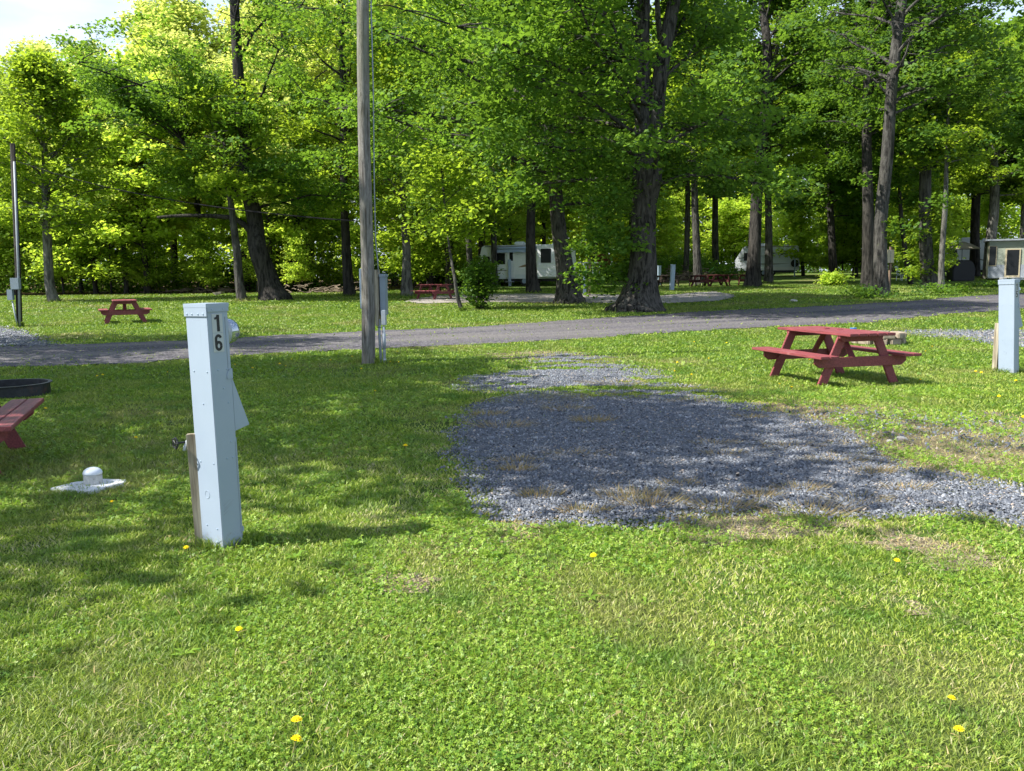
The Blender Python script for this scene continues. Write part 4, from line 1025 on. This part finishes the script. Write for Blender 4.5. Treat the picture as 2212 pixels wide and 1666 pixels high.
def stake(label, loc, w, d, h, rz, lean=0):
    o = MB().box((0, 0, h/2-.1), (w, d, h+.2)).build('wooden_stake', M['plank'], None, .003)
    o.location = loc; o.rotation_euler = (0, lean, rz); tag(o, label, 'stake', 'wooden stakes behind the pedestals'); return o
v16 = Vector((-math.sin(a16), math.cos(a16), 0)); u16 = Vector((math.cos(a16), math.sin(a16), 0))
stk = l16+v16*.15-u16*.0
o = stake('grey weathered wooden stake with a tap behind pedestal 16', G(424, 1188)+Vector((.0, .10, 0)), .07, .04, .685, rad(8), rad(-1.5))
stake('cracked brown wooden stake behind pedestal 15', G(2150, 805)+Vector((.03, .05, 0)), .07, .09, .77, rad(20), rad(1))
# tap
tp = o.location+Vector((-.055, 0, .655-.02))
tr = empty('water_tap', tp, 0, 'black wheel garden tap fixed to the weathered stake by pedestal 16', 'tap')
mb = MB(); mb.tube([(.03, 0, 0), (-.005, 0, 0)], .012, 10); mb.tube([(.0, 0, 0), (-.012, -.01, -.035), (-.012, -.012, -.05)], [.011, .01, .012], 10); mb.build('spout', M['pipe'], tr, smooth=True)
mb = MB(); q = Vector((-1, -1.1, 0)).to_track_quat('Z', 'Y').to_matrix()
mb.tube([tuple(q @ Vector((0.031*math.cos(t)*(1+.12*math.cos(5*t)), 0.031*math.sin(t)*(1+.12*math.cos(5*t)), .0)) + Vector((-.055, -.04, 0))) for t in [k*2*math.pi/20 for k in range(21)]], .005, 6)
mb.tube([(.0, 0, 0), (-.055, -.04, 0)], .006, 8)
for k in range(5):
    t = k*2*math.pi/5; mb.tube([(-.055, -.04, 0), tuple(q @ Vector((0.031*math.cos(t), 0.031*math.sin(t), 0))+Vector((-.055, -.04, 0)))], .0035, 5)
mb.build('wheel_handle', M['black'], tr)

# distant pedestals
def far_post(label, px, py, h, w, lean=0, num=None):
    g = G(px, py); root = empty('power_pedestal', g, rad(12), label, 'power pedestal', 'distant pedestals among the trees'); root.rotation_euler = (0, lean, rad(14))
    MB().box((0, 0, h/2-.05), (w, w*.7, h+.06)).build('body', M['ped_far'], root, .006)
    MB().box((0, 0, h), (w+.02, w*.7+.02, .04)).build('cap', M['ped_far'], root, .004)
    return root
far_post('pale leaning pedestal standing in front of the dark table row', 1451, 627, 1.5, .24, rad(3))
far_post('narrow pale pedestal at the left end of the dark table row', 1424, 616, 1.35, .22)
p3 = far_post('numbered pale pedestal beside a brown post right of the rough oak', 1263, 638, 1.65, .15)
far_post('pale pedestal in front of the long trailer door', 1101, 618, 1.9, .2)
for k in range(3):
    t = digit('2', .15, M['black'], p3); t.location = (0, -.056, 1.5-k*.19)
g = G(1270, 638); o = MB().box((0, 0, .9), (.12, .12, 2.0)).build('wooden_post', M['deck_wood'], None, .005); o.location = g+Vector((.08, 0, 0)); tag(o, 'brown square wooden post touching the numbered pale pedestal', 'post')
g = G(1716, 598); o = MB().tube([(0, 0, 0), (.02, 0, 1.7)], .06, 8).build('marker_post', M['ped_far'], None); o.location = g; tag(o, 'thin pale marker post right of the small trailer', 'post')
g = G(1336+2, 598)

# sewer cap
g = G(192, 1054)
sr = empty('sewer_cap', g, rad(-12), 'white domed sewer cap on a square concrete pad in the grass', 'sewer cap')
sr.scale = (.97, .97, 1); mb = MB(); mb.prism([(-.22, -.17), (.17, -.19), (.25, .1), (.2, .2), (-.02, .19), (-.17, .05)], -.05, .03, 'z'); mb.build('concrete_pad', M['concrete'], sr, .006)
MB().lathe((.02, .03, 0), [(.07, .0), (.07, .115), (.066, .117)], 28).build('riser', M['pvc'], sr, smooth=False)
MB().lathe((.02, .03, 0), [(.073, .106), (.074, .116), (.066, .134), (.047, .149), (.023, .157), (.004, .159)], 28).build('dome_cap', M['cap'], sr, smooth=True)
MB().tube([(-.1, -.07, .028), (-.1, -.07, .055)], .005, 8).build('bolt', M['pipe'], sr)

# fire rings
g = W(20, 846, 12.3); g.z = 0
fr = empty('fire_ring', (g.x, 12.3, 0), 0, 'black steel fire ring by the left picture edge', 'fire ring')
MB().lathe((0, 0, 0), [(.52, -.02), (.52, .165), (.55, .17), (.55, .18), (.5, .18), (.5, .0), (.48, -.01)], 40).build('steel_ring', M['steel'], fr)
MB().lathe((0, 0, 0), [(.49, .0), (.49, .03), (.2, .06), (.01, .065)], 24).build('ash_bed', M['soil'], fr)
g = G(1911, 745)
sr2 = empty('fire_ring', (g.x, g.y+.35, ztf(g.y)), 0, 'round fire ring of tan stone blocks behind the right red table', 'fire ring')
rr = random.Random(2)
for c in range(2):
    for k in range(10):
        t = (k+.5*c)*2*math.pi/10; mt = Matrix.Rotation(t+rr.uniform(-.03, .03), 4, 'Z') @ Matrix.Translation((.47, 0, .065+c*.128))
        MB().box((0, 0, 0), (.16+rr.uniform(0, .02), .268, .12), mt).build('block', M['stone_block'], sr2, .018)
MB().lathe((0, 0, 0), [(.38, -.01), (.38, .03), (.1, .05), (.01, .055)], 20).build('ash_bed', M['soil'], sr2)
o = MB().lathe((0, 0, 0), [(.07, 0), (.09, .2), (.095, .21)], 16).build('blue_bucket', M['blue_plastic'], None); o.location = (sr2.location.x-.3, sr2.location.y+.65, ztf(sr2.location.y)+.0); o.scale = (.8, .8, 1.45); tag(o, 'blue plastic bucket behind the stone fire ring', 'bucket')

# ------------------------------------------------------------------ tall wooden pole with meter boards
g = G(796, 786); PY = g.y
pr = empty('utility_pole', g, 0, 'tall weathered grey wooden pole with meter boxes beside the road', 'utility pole')
top = W(779, -250, PY)-g
mb = MB(); n = 16
P = [Vector((0, 0, -.2))]+[Vector((top.x*t+.012*math.sin(t*9), .01*math.sin(t*7), top.z*t)) for t in [k/n for k in range(n+1)]]
mb.tube(P, [.128]+[.122-.022*k/n for k in range(n+1)], 20, True, lambda i, t: 1+.02*math.sin(2*t+i*.5)+.01*math.sin(5*t-i))
mb.build('pole_shaft', M['pole_wood'], pr, smooth=True)
S = PY/F
def lp(px, py, dy=0): return W(px, py, PY)-g+Vector((0, dy, 0))
a, b = lp(811, 583), lp(811, 704)
MB().box(((a.x), .16, (a.z+b.z)/2), (.07, .3, a.z-b.z)).build('meter_board', M['plank'], pr, .004)
a, b = lp(824, 592), lp(824, 682)
bx = MB().box((a.x-.0, .22, (a.z+b.z)/2), (.11, .3, a.z-b.z)).build('meter_box', M['box_grey'], pr, .01)
MB().box((a.x+.002, .22, a.z-.03), (.13, .33, .05)).build('lid', M['box_grey'], bx, .006)
a, b = lp(775, 580), lp(775, 668)
MB().box((a.x+.03, .3, (a.z+b.z)/2), (.1, .34, a.z-b.z)).build('breaker_box', M['ped_far'], pr, .01)
a = lp(820, 690)
MB().tube([(a.x-.02, .06, a.z), (a.x-.02, .06, .5), (a.x, .05, -.1)], .026, 12).tube([(a.x-.02, .06, .72), (a.x-.02, .06, .66)], .032, 12).build('conduit', M['pipe'], pr, smooth=True)
a = lp(829, 705); b = lp(830, 672)
mb = MB(); mb.tube([(a.x, -.02, a.z), (a.x, -.02, -.1)], .027, 12); mb.tube([(a.x, -.02, a.z-.12), (a.x, -.02, a.z-.42)], .034, 12); mb.tube([(a.x, -.02, a.z-.6), (a.x, -.02, a.z-.64)], .034, 12); mb.build('conduit', M['pipe'], pr, smooth=True)
MB().box((a.x+.01, -.02, (b.z+a.z)/2+.02), (.085, .1, (b.z-a.z)+.0)).build('outlet_box', M['pipe'], pr, .012)
cp = [lp(801, 0), lp(806, 200), lp(808, 400), lp(810, 480), lp(811, 520), lp(815, 560), lp(817, 588)]
MB().tube([(p.x, .02, p.z) for p in cp], .011, 7).build('power_cable', M['trim_grey'], pr, smooth=True)

# left pole
g2 = G(42, 706); LY = g2.y
pl = empty('utility_pole', g2, 0, 'dark wooden pole with grey meter boxes at the far left lawn', 'utility pole')
def l2(px, py): return W(px, py, LY)-g2
t = l2(27, 310)
MB().tube([(0, 0, -.1), (l2(38, 560).x, 0, l2(38, 560).z), (t.x, 0, t.z)], [.09, .085, .075], 12).build('pole_shaft', M['bark_dark'], pl, smooth=True)
MB().tube([(.06, -.08, 0), (l2(38, 560).x+.06, -.09, l2(38, 560).z), (l2(33, 350).x+.02, -.09, l2(33, 350).z)], .035, 8).build('conduit', M['trim_grey'], pl, smooth=True)
c = l2(38, 613); MB().box((c.x+.02, -.15, c.z), (.27, .14, .36)).build('meter_box', M['box_grey'], pl, .01)
c = l2(28, 637); MB().box((c.x, -.13, c.z), (.18, .12, .33)).build('breaker_box', M['box_grey'], pl, .01)
c = l2(50, 662); MB().tube([(l2(31, 650).x, -.12, l2(31, 650).z), (.0, -.1, 0)], .025, 8).build('conduit', M['pipe'], pl, smooth=True)
# overhead wire between the poles
A0 = W(36, 348, LY); B0 = W(772, 478, PY)
pts = []
for k in range(31):
    t = k/30; q = A0.lerp(B0, t); q.z -= 4*.28*t*(1-t); pts.append(q)
tag(MB().tube(pts, .012, 5).build('overhead_wire', M['cable'], None), 'thin black wire sagging between the two wooden poles', 'wire')

# ------------------------------------------------------------------ trailers and buildings
def trailer(name, label, loc, rz, L, H, zb, mats, front_slant=.35, wins=(), doorx=None, slide=None, awning=None, graphic=None, D=2.4, wheels=(.55,), ac=True, right_slant=.1, wall='body'):
    root = empty(name, loc, rz, label, 'travel trailer')
    pr_ = [(0+front_slant*.35, zb), (L-right_slant*.2, zb), (L, zb+H*.25), (L-right_slant, zb+H-.12), (L-right_slant-.15, zb+H), (front_slant+.12, zb+H), (front_slant*.85, zb+H-.12), (0, zb+H*.42), (0.02, zb+.35)]
    MB().prism(pr_, 0, D, 'y').build('body', mats['body'], root, .02)
    MB().box((L/2+front_slant/3, -.012, zb+H-.07), (L-front_slant-.5, .03, .09)).build('roof_trim', mats['trim'], root, .004)
    MB().box((L/2, -.01, zb+.16), (L-.3, .02, .3)).build('skirt', mats['skirt'], root, .004)
    for (x, z, w, h) in wins:
        f = MB().box((x, -.016, z), (w, .03, h)).build('window', M['black'], root, .01)
        MB().box((x, -.035, z), (w-.08, .01, h-.08)).build('pane', M['glass'], f)
    if doorx is not None:
        dr = MB().box((doorx, -.02, zb+H*.47), (.62, .03, H*.84)).build('door', mats['body'], root, .01)
        MB().box((doorx+.05, -.04, zb+H*.68), (.26, .012, .7)).build('pane', M['glass'], dr)
    if slide:
        x0, x1, z0, z1, dd = slide
        sl = MB().box(((x0+x1)/2, -dd/2-.001, (z0+z1)/2), (x1-x0, dd, z1-z0)).build('slide_out', mats['body'], root, .015)
        for (x, z, w, h) in [((x0+.28*(x1-x0)), z0+(z1-z0)*.66, .75, 1.0)]:
            MB().box((x, -dd-.015, z), (w, .03, h)).build('window', M['glass'], sl, .01)
    if awning:
        x0, x1, z = awning
        MB().tube([(x0, -.16, z), (x1, -.16, z)], .09, 10).build('awning', M['cloth_blue'], root, smooth=True)
        MB().prism([(x0, z-.3), (x1, z-.3), (x1, z+.02), (x0, z+.02)], -.2, -.19, 'y').build('valance', M['cloth_blue'], root)
    for wx in wheels:
        w = MB().tube([(L*wx, .05, .34), (L*wx, .27, .34)], .34, 20).build('wheel', M['tyre'], root)
        MB().tube([(L*wx, .03, .34), (L*wx, .06, .34)], .18, 14).build('rim', M['ped_far'], w)
    MB().box((L/2, D/2, zb-.1), (L*.86, D*.8, .2)).build('chassis', M['black'], root)
    MB().box((L*.96, -.02, zb+.85), (.12, .03, .2)).build('tail_light', M['red'], root)
    MB().prism([(-.9, .42), (.3, .42), (.3, .52), (-.9, .5)], D/2-.5, D/2+.5, 'y').build('hitch', M['black'], root)
    if doorx is not None: MB().box((doorx, -.35, .3), (.6, .35, .05)).build('step', M['trim_grey'], root)
    if ac:
        MB().box((L*.42, D/2, zb+H+.14), (.75, .7, .28)).build('roof_unit', M['cap'], root, .08)
        MB().box((L*.8, D/2, zb+H+.08), (.4, .4, .16)).build('roof_vent', M['cap'], root, .04)
    if graphic:
        for k, (pts, m) in enumerate(graphic):
            MB().prism(pts, -.006, -.003, 'y').build('stripe_graphic', m, root)
    return root
TY = G(1130, 617).y
s = TY/F; x0 = W(1033, 600, TY).x; zg = ztf(TY)
def swoosh(x, z, l, h, th):
    n = 8; top = [(x+l*k/n, z+h*math.sin(k/n*2.2)) for k in range(n+1)]; bot = [(x+l*k/n, z+h*math.sin(k/n*2.2)-th*math.sin(math.pi*k/n)-.004) for k in range(n, -1, -1)]
    return top+bot
trailer('travel_trailer', 'long white travel trailer with blue awning behind the middle trees', (x0, TY, zg), rad(-13), 202*s, 2.45, .5, {'body': M['siding_white'], 'trim': M['trim_grey'], 'skirt': M['siding_silver']},
        wins=[(49*s, 1.98, .75, .8), (19*s, 1.75, .5, .8)], doorx=72*s, slide=(133*s, 200*s, .62, 2.9, .7), awning=(32*s, 128*s, 2.72), wheels=(.5, .62),
        graphic=[(swoosh(88*s, 1.35, 1.0, .2, .16), M['graphic_brown']), (swoosh(4*s, 1.2, 1.3, -.12, .06), M['graphic']), ([(32*s, 1.1), (66*s, 1.1), (66*s, 1.14), (32*s, 1.14)], M['graphic'])])
TY = G(1650, 597).y; s = TY/F; x0 = W(1587, 590, TY).x; zg = ztf(TY)
trailer('travel_trailer', 'silver white travel trailer with spare wheel behind the mossy tree', (x0, TY, zg), rad(-14), 132*s, 2.35, .55, {'body': M['siding_silver'], 'trim': M['canopy_tan'], 'skirt': M['siding_white']}, front_slant=.9,
        wins=[(26*s, 1.9, .7, .75)], wheels=(.45, .58), graphic=[(swoosh(4*s, 1.7, 2.6, .3, .12), M['graphic']), (swoosh(60*s, 2.0, 1.4, .25, .1), M['graphic']), (swoosh(20*s, 1.3, 4.2, -.1, .07), M['graphic']),
        (swoosh(88*s, 1.9, .9, .28, .1), M['graphic'])])
sw = MB().tube([(0, -.2, 0), (0, -.02, 0)], .36, 18).build('spare_wheel', M['tyre'], None); sw.location = (x0+124*s, TY-.15, zg+1.25); sw.parent = [o for o in bpy.data.objects if o.name.startswith('travel_trailer')][-1]
sw.location = (122*s, -.12, 1.2)
TY = 76.; s = TY/F; x0 = W(2040, 590, TY).x; zg = ztf(TY)
trailer('travel_trailer', 'bright white roofed trailer between the dark clump and tan cabin', (x0, TY, zg), rad(-22), 96*s, 2.5, .55, {'body': M['siding_white'], 'trim': M['cap'], 'skirt': M['siding_silver']},
        wins=[(14*s, 1.9, .7, .7)], wheels=(.5,), graphic=[(swoosh(20*s, 1.5, 1.4, -.2, .08), M['graphic']), (swoosh(55*s, 1.6, 1.4, -.2, .08), M['graphic'])])
# tan cabin
TY = 66.; s = TY/F; x0 = W(2134, 590, TY).x; zg = ztf(TY)
cb = empty('cabin', (x0, TY, zg), rad(-26), 'tan clapboard cabin with dark door at the right picture edge', 'cabin')
Lc = 7.2
MB().box((Lc/2, 2, 1.5), (Lc, 4, 2.8)).build('wall', M['siding_tan'], cb)
MB().box((Lc/2, -.012, .62), (Lc+.02, .03, .95)).build('lower_wall', M['trim_grey'], cb)
MB().prism([(-.25, 2.85), (Lc+.3, 2.85), (Lc+.3, 2.97), (-.25, 2.97)], -.3, 4.3, 'y').build('roof', M['trim_grey'], cb, .01)
for (x, w) in ((7*s, .55), (100*s, .8)):
    f = MB().box((x, -.03, 1.75), (w, .06, 1.5)).build('window', M['tan'], cb, .01); MB().box((x, -.066, 1.75), (w-.12, .02, 1.38)).build('pane', M['glass'], f)
d = MB().box((45*s, -.045, 1.2), (1.0, .07, 2.1)).build('door', M['tan'], cb, .01); MB().box((45*s, -.086, 1.25), (.78, .02, 1.85)).build('pane', M['glass'], d)
MB().box((45*s, -.7, .07), (1.6, 1.3, .18)).build('step', M['concrete'], cb, .01)
# gazebo canopy
g = W(2076, 590, 70.); zg = ztf(70)
gz = empty('patio_umbrella', (g.x, 70., zg), 0, 'tan patio umbrella in front of the bright white trailer', 'umbrella')
MB().lathe((0, 0, 0), [(1.35, 2.3), (1.33, 2.36), (.6, 2.72), (.03, 2.9)], 8).build('canopy', M['canopy_tan'], gz)
MB().tube([(0, 0, 0), (0, 0, 2.8)], .03, 8).build('pole', M['trim_grey'], gz)
g = W(2075, 592, 64.); zg = ztf(64)
tb = MB(); tb.prism([(-.75, 0), (.75, 0), (.78, .75), (.62, 1.15), (.4, 1.32), (-.38, 1.32), (-.62, 1.12), (-.78, .7)], -.5, .5, 'y')
o = tb.build('covered_grill', M['tarp'], None, .05); o.location = (g.x, 64., zg); o.scale = (1.05, 1, 1.12); tag(o, 'bulky black tarp covered grill before the bright white trailer', 'covered grill')
# orange roofed hut, red shed, deck
TY = 72.; s = TY/F; zg = ztf(TY); x0 = W(977, 600, TY).x
h = empty('hut', (x0, TY, zg), 0, 'low hut with orange roof edge behind the middle red table', 'hut')
MB().box((17*s, 1.2, .85), (32*s, 2.4, 1.7)).build('wall', M['trim_grey'], h); MB().prism([(-.1, 1.7), (34*s+.1, 1.7), (34*s+.1, 1.86), (-.1, 1.8)], -.3, 2.7, 'y').build('roof', M['orange_roof'], h)
MB().box((20*s, -.02, 1.0), (.7, .04, .6)).build('window', M['glass'], h)
TY = 82.; s = TY/F; zg = ztf(TY); x0 = W(1292, 600, TY).x
h = empty('shed', (x0, TY, zg), 0, 'small red wooden shed left of the big twin oak', 'shed')
MB().box((13*s, 1, .95), (26*s, 2, 2.0)).build('wall', M['rust_shed'], h); MB().prism([(-.15, 1.95), (26*s+.15, 1.95), (13*s, 2.6)], -.15, 2.15, 'y').build('roof', M['rust_shed'], h)
TY = 66.; s = TY/F; zg = ztf(TY); x0 = W(1236, 600, TY).x
h = empty('deck', (x0, TY, zg), 0, 'wooden deck with white rail right of the long trailer', 'deck')
MB().box((30*s, 1, .55), (58*s, 2, .12)).build('platform', M['deck_wood'], h); MB().box((30*s, -.02, 1.62), (58*s, .09, .07)).build('rail', M['white_metal'], h)
for k in range(13): MB().box((1.0*s+k*4.8*s, -.02, 1.08), (.07, .05, 1.0)).build('baluster', M['deck_wood'] if k % 3 else M['white_metal'], h)
for k in range(4): MB().box((2*s+k*18*s, .1, .22), (.12, .12, .5)).build('post', M['deck_wood'], h)
# tan notice board by the leaning pair
g = W(1917, 600, 42.3); zg = ztf(42.3); zc = W(1917, 554, 42.3).z-zg
h = empty('board_box', (g.x, 42.3, zg), rad(20), 'tan board box on a post behind the furrowed grey tree', 'notice board')
MB().box((0, 0, zc), (.42, .3, .62)).build('box', M['tan'], h, .01); MB().box((.13, 0, zc/2), (.09, .09, zc+.9)).build('post', M['deck_wood'], h)
MB().box((0, -.155, zc), (.012, .012, .6)).build('seam', M['trim_grey'], h)
# lime slide bar
g = G(1522, 603); o = MB().tube([(0, 0, .35), (.85, 0, 1.05)], .045, 8).build('plastic_slide', M['lime'], None); o.location = g; tag(o, 'lime green plastic slide rail behind the dark table row', 'slide')
# small flat planter on the left lawn
g = G(471, 639); o = MB().prism([(-.26, .2), (.3, .25), (.28, .12), (-.1, .05)], -.3, .3, 'y').build('low_trough', M['tan'], None, .01)
o.location = g; tag(o, 'small tan trough lying on the sunny left lawn', 'trough')
# chairs and clutter by the clump
g = G(1943, 606)
ch = empty('lounge_chair', g, rad(30), 'white slatted lounge chair in shade behind the furrowed grey tree', 'chair')
mb = MB()
for k in range(7): mb.box((0, .1+k*.03, .5+k*.09), (.5, .03, .06))
mb.build('backrest', M['cap'], ch); mb = MB()
for k in range(5): mb.box((0, -.4+k*.1, .4), (.5, .07, .03))
mb.build('seat', M['cap'], ch)
for sx in (-1, 1):
    for y in (-.38, .1): MB().box((sx*.23, y, .2), (.04, .04, .4)).build('leg', M['cap'], ch)
g = G(1565, 600)
mc = empty('motor_scooter', g, rad(10), 'dark motor scooter with white panel parked behind the table row', 'scooter')
mb = MB(); mb.prism([(-.8, .35), (-.3, .3), (.3, .3), (.5, .75), (.62, 1.0), (.5, 1.02), (.3, .6), (0, .55), (-.2, .8), (-.85, .75)], -.13, .13, 'y'); mb.build('body', M['black'], mc, .02)
for x in (-.6, .65): MB().tube([(x, -.06, .28), (x, .06, .28)], .28, 16).build('wheel', M['tyre'], mc)
MB().box((-.1, -.15, .62), (.35, .04, .2)).build('side_panel', M['cap'], mc, .02); MB().tube([(.52, -.3, 1.02), (.52, .3, 1.02)], .02, 6).build('handlebar', M['pipe'], mc)

# earth mound and brush pile
def mound(name, label, px, py, w, d, h, mat, seed, cat):
    g = G(px, py); r = np.random.default_rng(seed); n = 24
    X, Y = np.meshgrid(np.linspace(-1, 1, n), np.linspace(-1, 1, n)); rr = np.hypot(X, Y)
    Z = h*np.clip(np.cos(np.clip(rr, 0, 1)*math.pi/2), 0, 1)**.8*(1+.25*wob(X*3, Y*3, 2, seed))+r.normal(0, .012, X.shape)-.04
    V = np.stack([X*w/2, Y*d/2, Z], -1).reshape(-1, 3); idx = np.arange(n*n).reshape(n, n)
    Q = np.stack([idx[:-1, :-1], idx[:-1, 1:], idx[1:, 1:], idx[1:, :-1]], -1).reshape(-1, 4)
    o = np_mesh(name, V, Q, mat, smooth=True); o.location = g+Vector((0, d/2, 0)); return tag(o, label, cat)
mound('soil_mound', 'brown earth mound between the slim grey tree and leaning maple', 545, 627, 4.6, 3, 1.05, M['soil'], 5, 'earth mound')
mound('gravel_mound', 'low grey gravel heap left of the brown earth mound', 503, 626, 2.6, 2, .5, M['siteg'], 6, 'gravel heap')
def brush(label, px, py, w, h, n, seed):
    g = G(px, py); rr = random.Random(seed); mb = MB()
    for _ in range(n):
        x = rr.gauss(0, w*.3); z = abs(rr.gauss(0, h*.4)); y = rr.uniform(-.8, .8); a = rr.uniform(0, 3.14); l = rr.uniform(.3, 1.0); e = rr.uniform(-.4, .6)
        mb.tube([(x, y, z), (x+math.cos(a)*l*.5, y+math.sin(a)*l*.3, z+e*l*.3+.05), (x+math.cos(a)*l, y+math.sin(a)*l*.6, z+e*l*.5)], [.035*rr.uniform(.5, 1.6), .03, .012], 5)
    o = mb.build('brush_pile', M['twig'], None); o.location = g; tag(o, label, 'brush pile')
brush('pile of cut branches and stones behind the dark table row', 1462, 606, 4.4, 1.1, 150, 3)
brush('heap of dead branches at the wood edge left of the wooden pole', 700, 633, 5.5, .5, 80, 4)
brush('low line of dead branches under the left wood edge', 430, 632, 9, .35, 60, 5)

# ------------------------------------------------------------------ dandelions
def dandelion(seed):
    rr = random.Random(seed); root = empty('dandelion', (0, 0, 0))
    h = .055; MB().tube([(0, 0, 0), (.004, .002, h*.6), (0, 0, h)], .0022, 6, False).build('flower_stem', M['stem'], root)
    mb = MB()
    for (rad_, z, n, up) in ((.0185, .0, 18, .2), (.0135, .003, 14, .5), (.008, .006, 9, .9)):
        for k in range(n):
            t = 2*math.pi*k/n+rr.uniform(-.1, .1); c, s_ = math.cos(t), math.sin(t); w = .0024; r_ = rad_*rr.uniform(.88, 1.08); zz = h+z
            mb.add([(c*.002, s_*.002, zz), (c*r_*.6-s_*w, s_*r_*.6+c*w, zz+r_*up*.6), (c*r_, s_*r_, zz+r_*up*.75), (c*r_*.6+s_*w, s_*r_*.6-c*w, zz+r_*up*.6)], [(0, 1, 2, 3)])
    mb.build('flower_head', M['yellow'], root); return root
d0 = dandelion(1)
DL = [('yellow dandelion alone in the front lawn below pedestal 16', [(517, 1380)]),
      ('yellow dandelion at the bottom edge, lower of the close pair', [(629, 1640)]), ('yellow dandelion just above another near the bottom edge', [(641, 1594)]),
      ('yellow dandelion in the lawn below the right side of the gravel pad', [(1934, 1230)]), ('upper yellow dandelion of two at the lower right', [(2049, 1536)]),
      ('lower yellow dandelion of two at the lower right', [(2070, 1608)]), ('yellow dandelion in shade between pedestal 16 and the gravel', [(876, 981)]),
      ('yellow dandelion in shade between red bench and pedestal 16', [(290, 958)]), ('yellow dandelion beyond the white sewer cap towards the viewer', [(247, 1103)]),
      ('yellow dandelion at the foot of the weathered stake', [(403, 1200)]), ('yellow dandelion on the lawn below the pad front edge', [(1285, 1220)]),
      ('yellow dandelion in grass right of the black fire ring', [(95, 893)]), ('yellow dandelion on the lawn at right edge below pedestal 15', [(2208, 914)]),
      ('small yellow dandelion in grass around the tall wooden pole', [(713, 786), (760, 778), (779, 803), (860, 765), (842, 788), (861, 788), (808, 855)]),
      ('small yellow dandelion in grass behind pedestal 16', [(361, 811), (507, 796), (546, 804), (605, 793), (631, 782), (619, 797), (220, 818), (212, 820)]),
      ('small yellow dandelion in grass left of the right red table', [(1465, 792), (1528, 783), (1458, 810), (1494, 818), (1594, 724), (1570, 745), (1500, 745)]),
      ('small yellow dandelion in grass in front of the right red table', [(1685, 839), (1713, 847), (1984, 830), (1747, 785)]),
      ('small yellow dandelion in grass beside pedestal 15', [(2106, 812), (2120, 814), (2196, 831), (2157, 867), (2000, 764), (2015, 755)])]
first = True
for lab, ps in DL:
    for (px, py) in ps:
        o = d0 if first else copy_thing(d0); first = False
        g = G(px, py+2); o.location = (g.x, g.y, g.z); o.rotation_euler = (random.uniform(-.25, .25), random.uniform(-.25, .25), random.uniform(0, 6))
        k = 1.1 if g.y < 5 else 1.35; k *= random.uniform(.85, 1.15); o.scale = (k, k, k)
        tag(o, lab, 'dandelion', 'dandelions in the lawn')
# pale stones on the right of the pad
def rock(label, px, py, s, seed):
    rr = random.Random(seed); bm = bmesh.new(); bmesh.ops.create_icosphere(bm, subdivisions=2, radius=s)
    for v in bm.verts: v.co *= rr.uniform(.82, 1.12); v.co.z *= .5
    me = bpy.data.meshes.new('stone'); bm.to_mesh(me); bm.free(); me.materials.append(M['pebble']); o = link('stone', me); o.location = G(px, py)+Vector((0, 0, s*.2)); tag(o, label, 'stone')
rock('pale flat stone on grass right of the gravel pad', 1946, 951, .055, 1)
rock('small pale stone left of the flat stone near the pad', 1922, 955, .035, 2)
rock('brown stone on shaded grass left of the leaning grey pair', 1714+0, 652, .16, 3)

# ------------------------------------------------------------------ light and sky
sc.world = bpy.data.worlds.new('World'); wd = sc.world; wd.use_nodes = True; nt = wd.node_tree
bg = nt.nodes['Background']; sky = nt.nodes.new('ShaderNodeTexSky'); sky.sky_type = 'NISHITA'; sky.sun_disc = False
EL = rad(50); SD = Vector((-math.cos(rad(14)), -math.sin(rad(14)), 0))*math.cos(EL)+Vector((0, 0, math.sin(EL)))
sky.sun_elevation = EL; sky.sun_rotation = math.atan2(SD.x, SD.y); sky.air_density = 1.0; sky.dust_density = 1.2; sky.ozone_density = 1.2
tc = nt.nodes.new('ShaderNodeTexCoord')
mp = nt.nodes.new('ShaderNodeMapping'); mp.inputs['Scale'].default_value = (1, 1, 3); mp.inputs['Location'].default_value = (.35, .1, .2); nt.links.new(tc.outputs['Generated'], mp.inputs[0])
cn = nt.nodes.new('ShaderNodeTexNoise'); cn.inputs['Scale'].default_value = 2.2; cn.inputs['Detail'].default_value = 7; nt.links.new(mp.outputs[0], cn.inputs['Vector'])
cf0 = ramp(nt, cn.outputs[0], [(.48, (0, 0, 0)), (.62, (1, 1, 1))])
sp = nt.nodes.new('ShaderNodeSeparateXYZ'); nt.links.new(tc.outputs['Generated'], sp.inputs[0])
cf = mix(nt, 1.0, cf0, ramp(nt, sp.outputs[2], [(.12, (.95, .95, .95)), (.42, (0, 0, 0))]), 'LIGHTEN')
cm = mix(nt, cf, sky.outputs[0], (4.1, 4.6, 5.4))
nt.links.new(cm, bg.inputs[0]); bg.inputs[1].default_value = .115
sl = bpy.data.lights.new('sun', 'SUN'); sl.energy = 4.9; sl.angle = rad(.55); sl.color = (1, .95, .86)
so = bpy.data.objects.new('sun', sl); col.objects.link(so); so.rotation_euler = SD.to_track_quat('Z', 'Y').to_euler(); so.location = (-20, -5, 30)
sc.view_settings.view_transform = 'Standard'; sc.view_settings.look = 'None'; sc.view_settings.exposure = 1.2; sc.view_settings.gamma = 1
sc.cycles.max_bounces = 8; sc.cycles.diffuse_bounces = 5; sc.cycles.glossy_bounces = 2; sc.cycles.transmission_bounces = 4; sc.cycles.transparent_max_bounces = 4
sc.cycles.use_denoising = True
sc.cycles.sample_clamp_indirect = 6
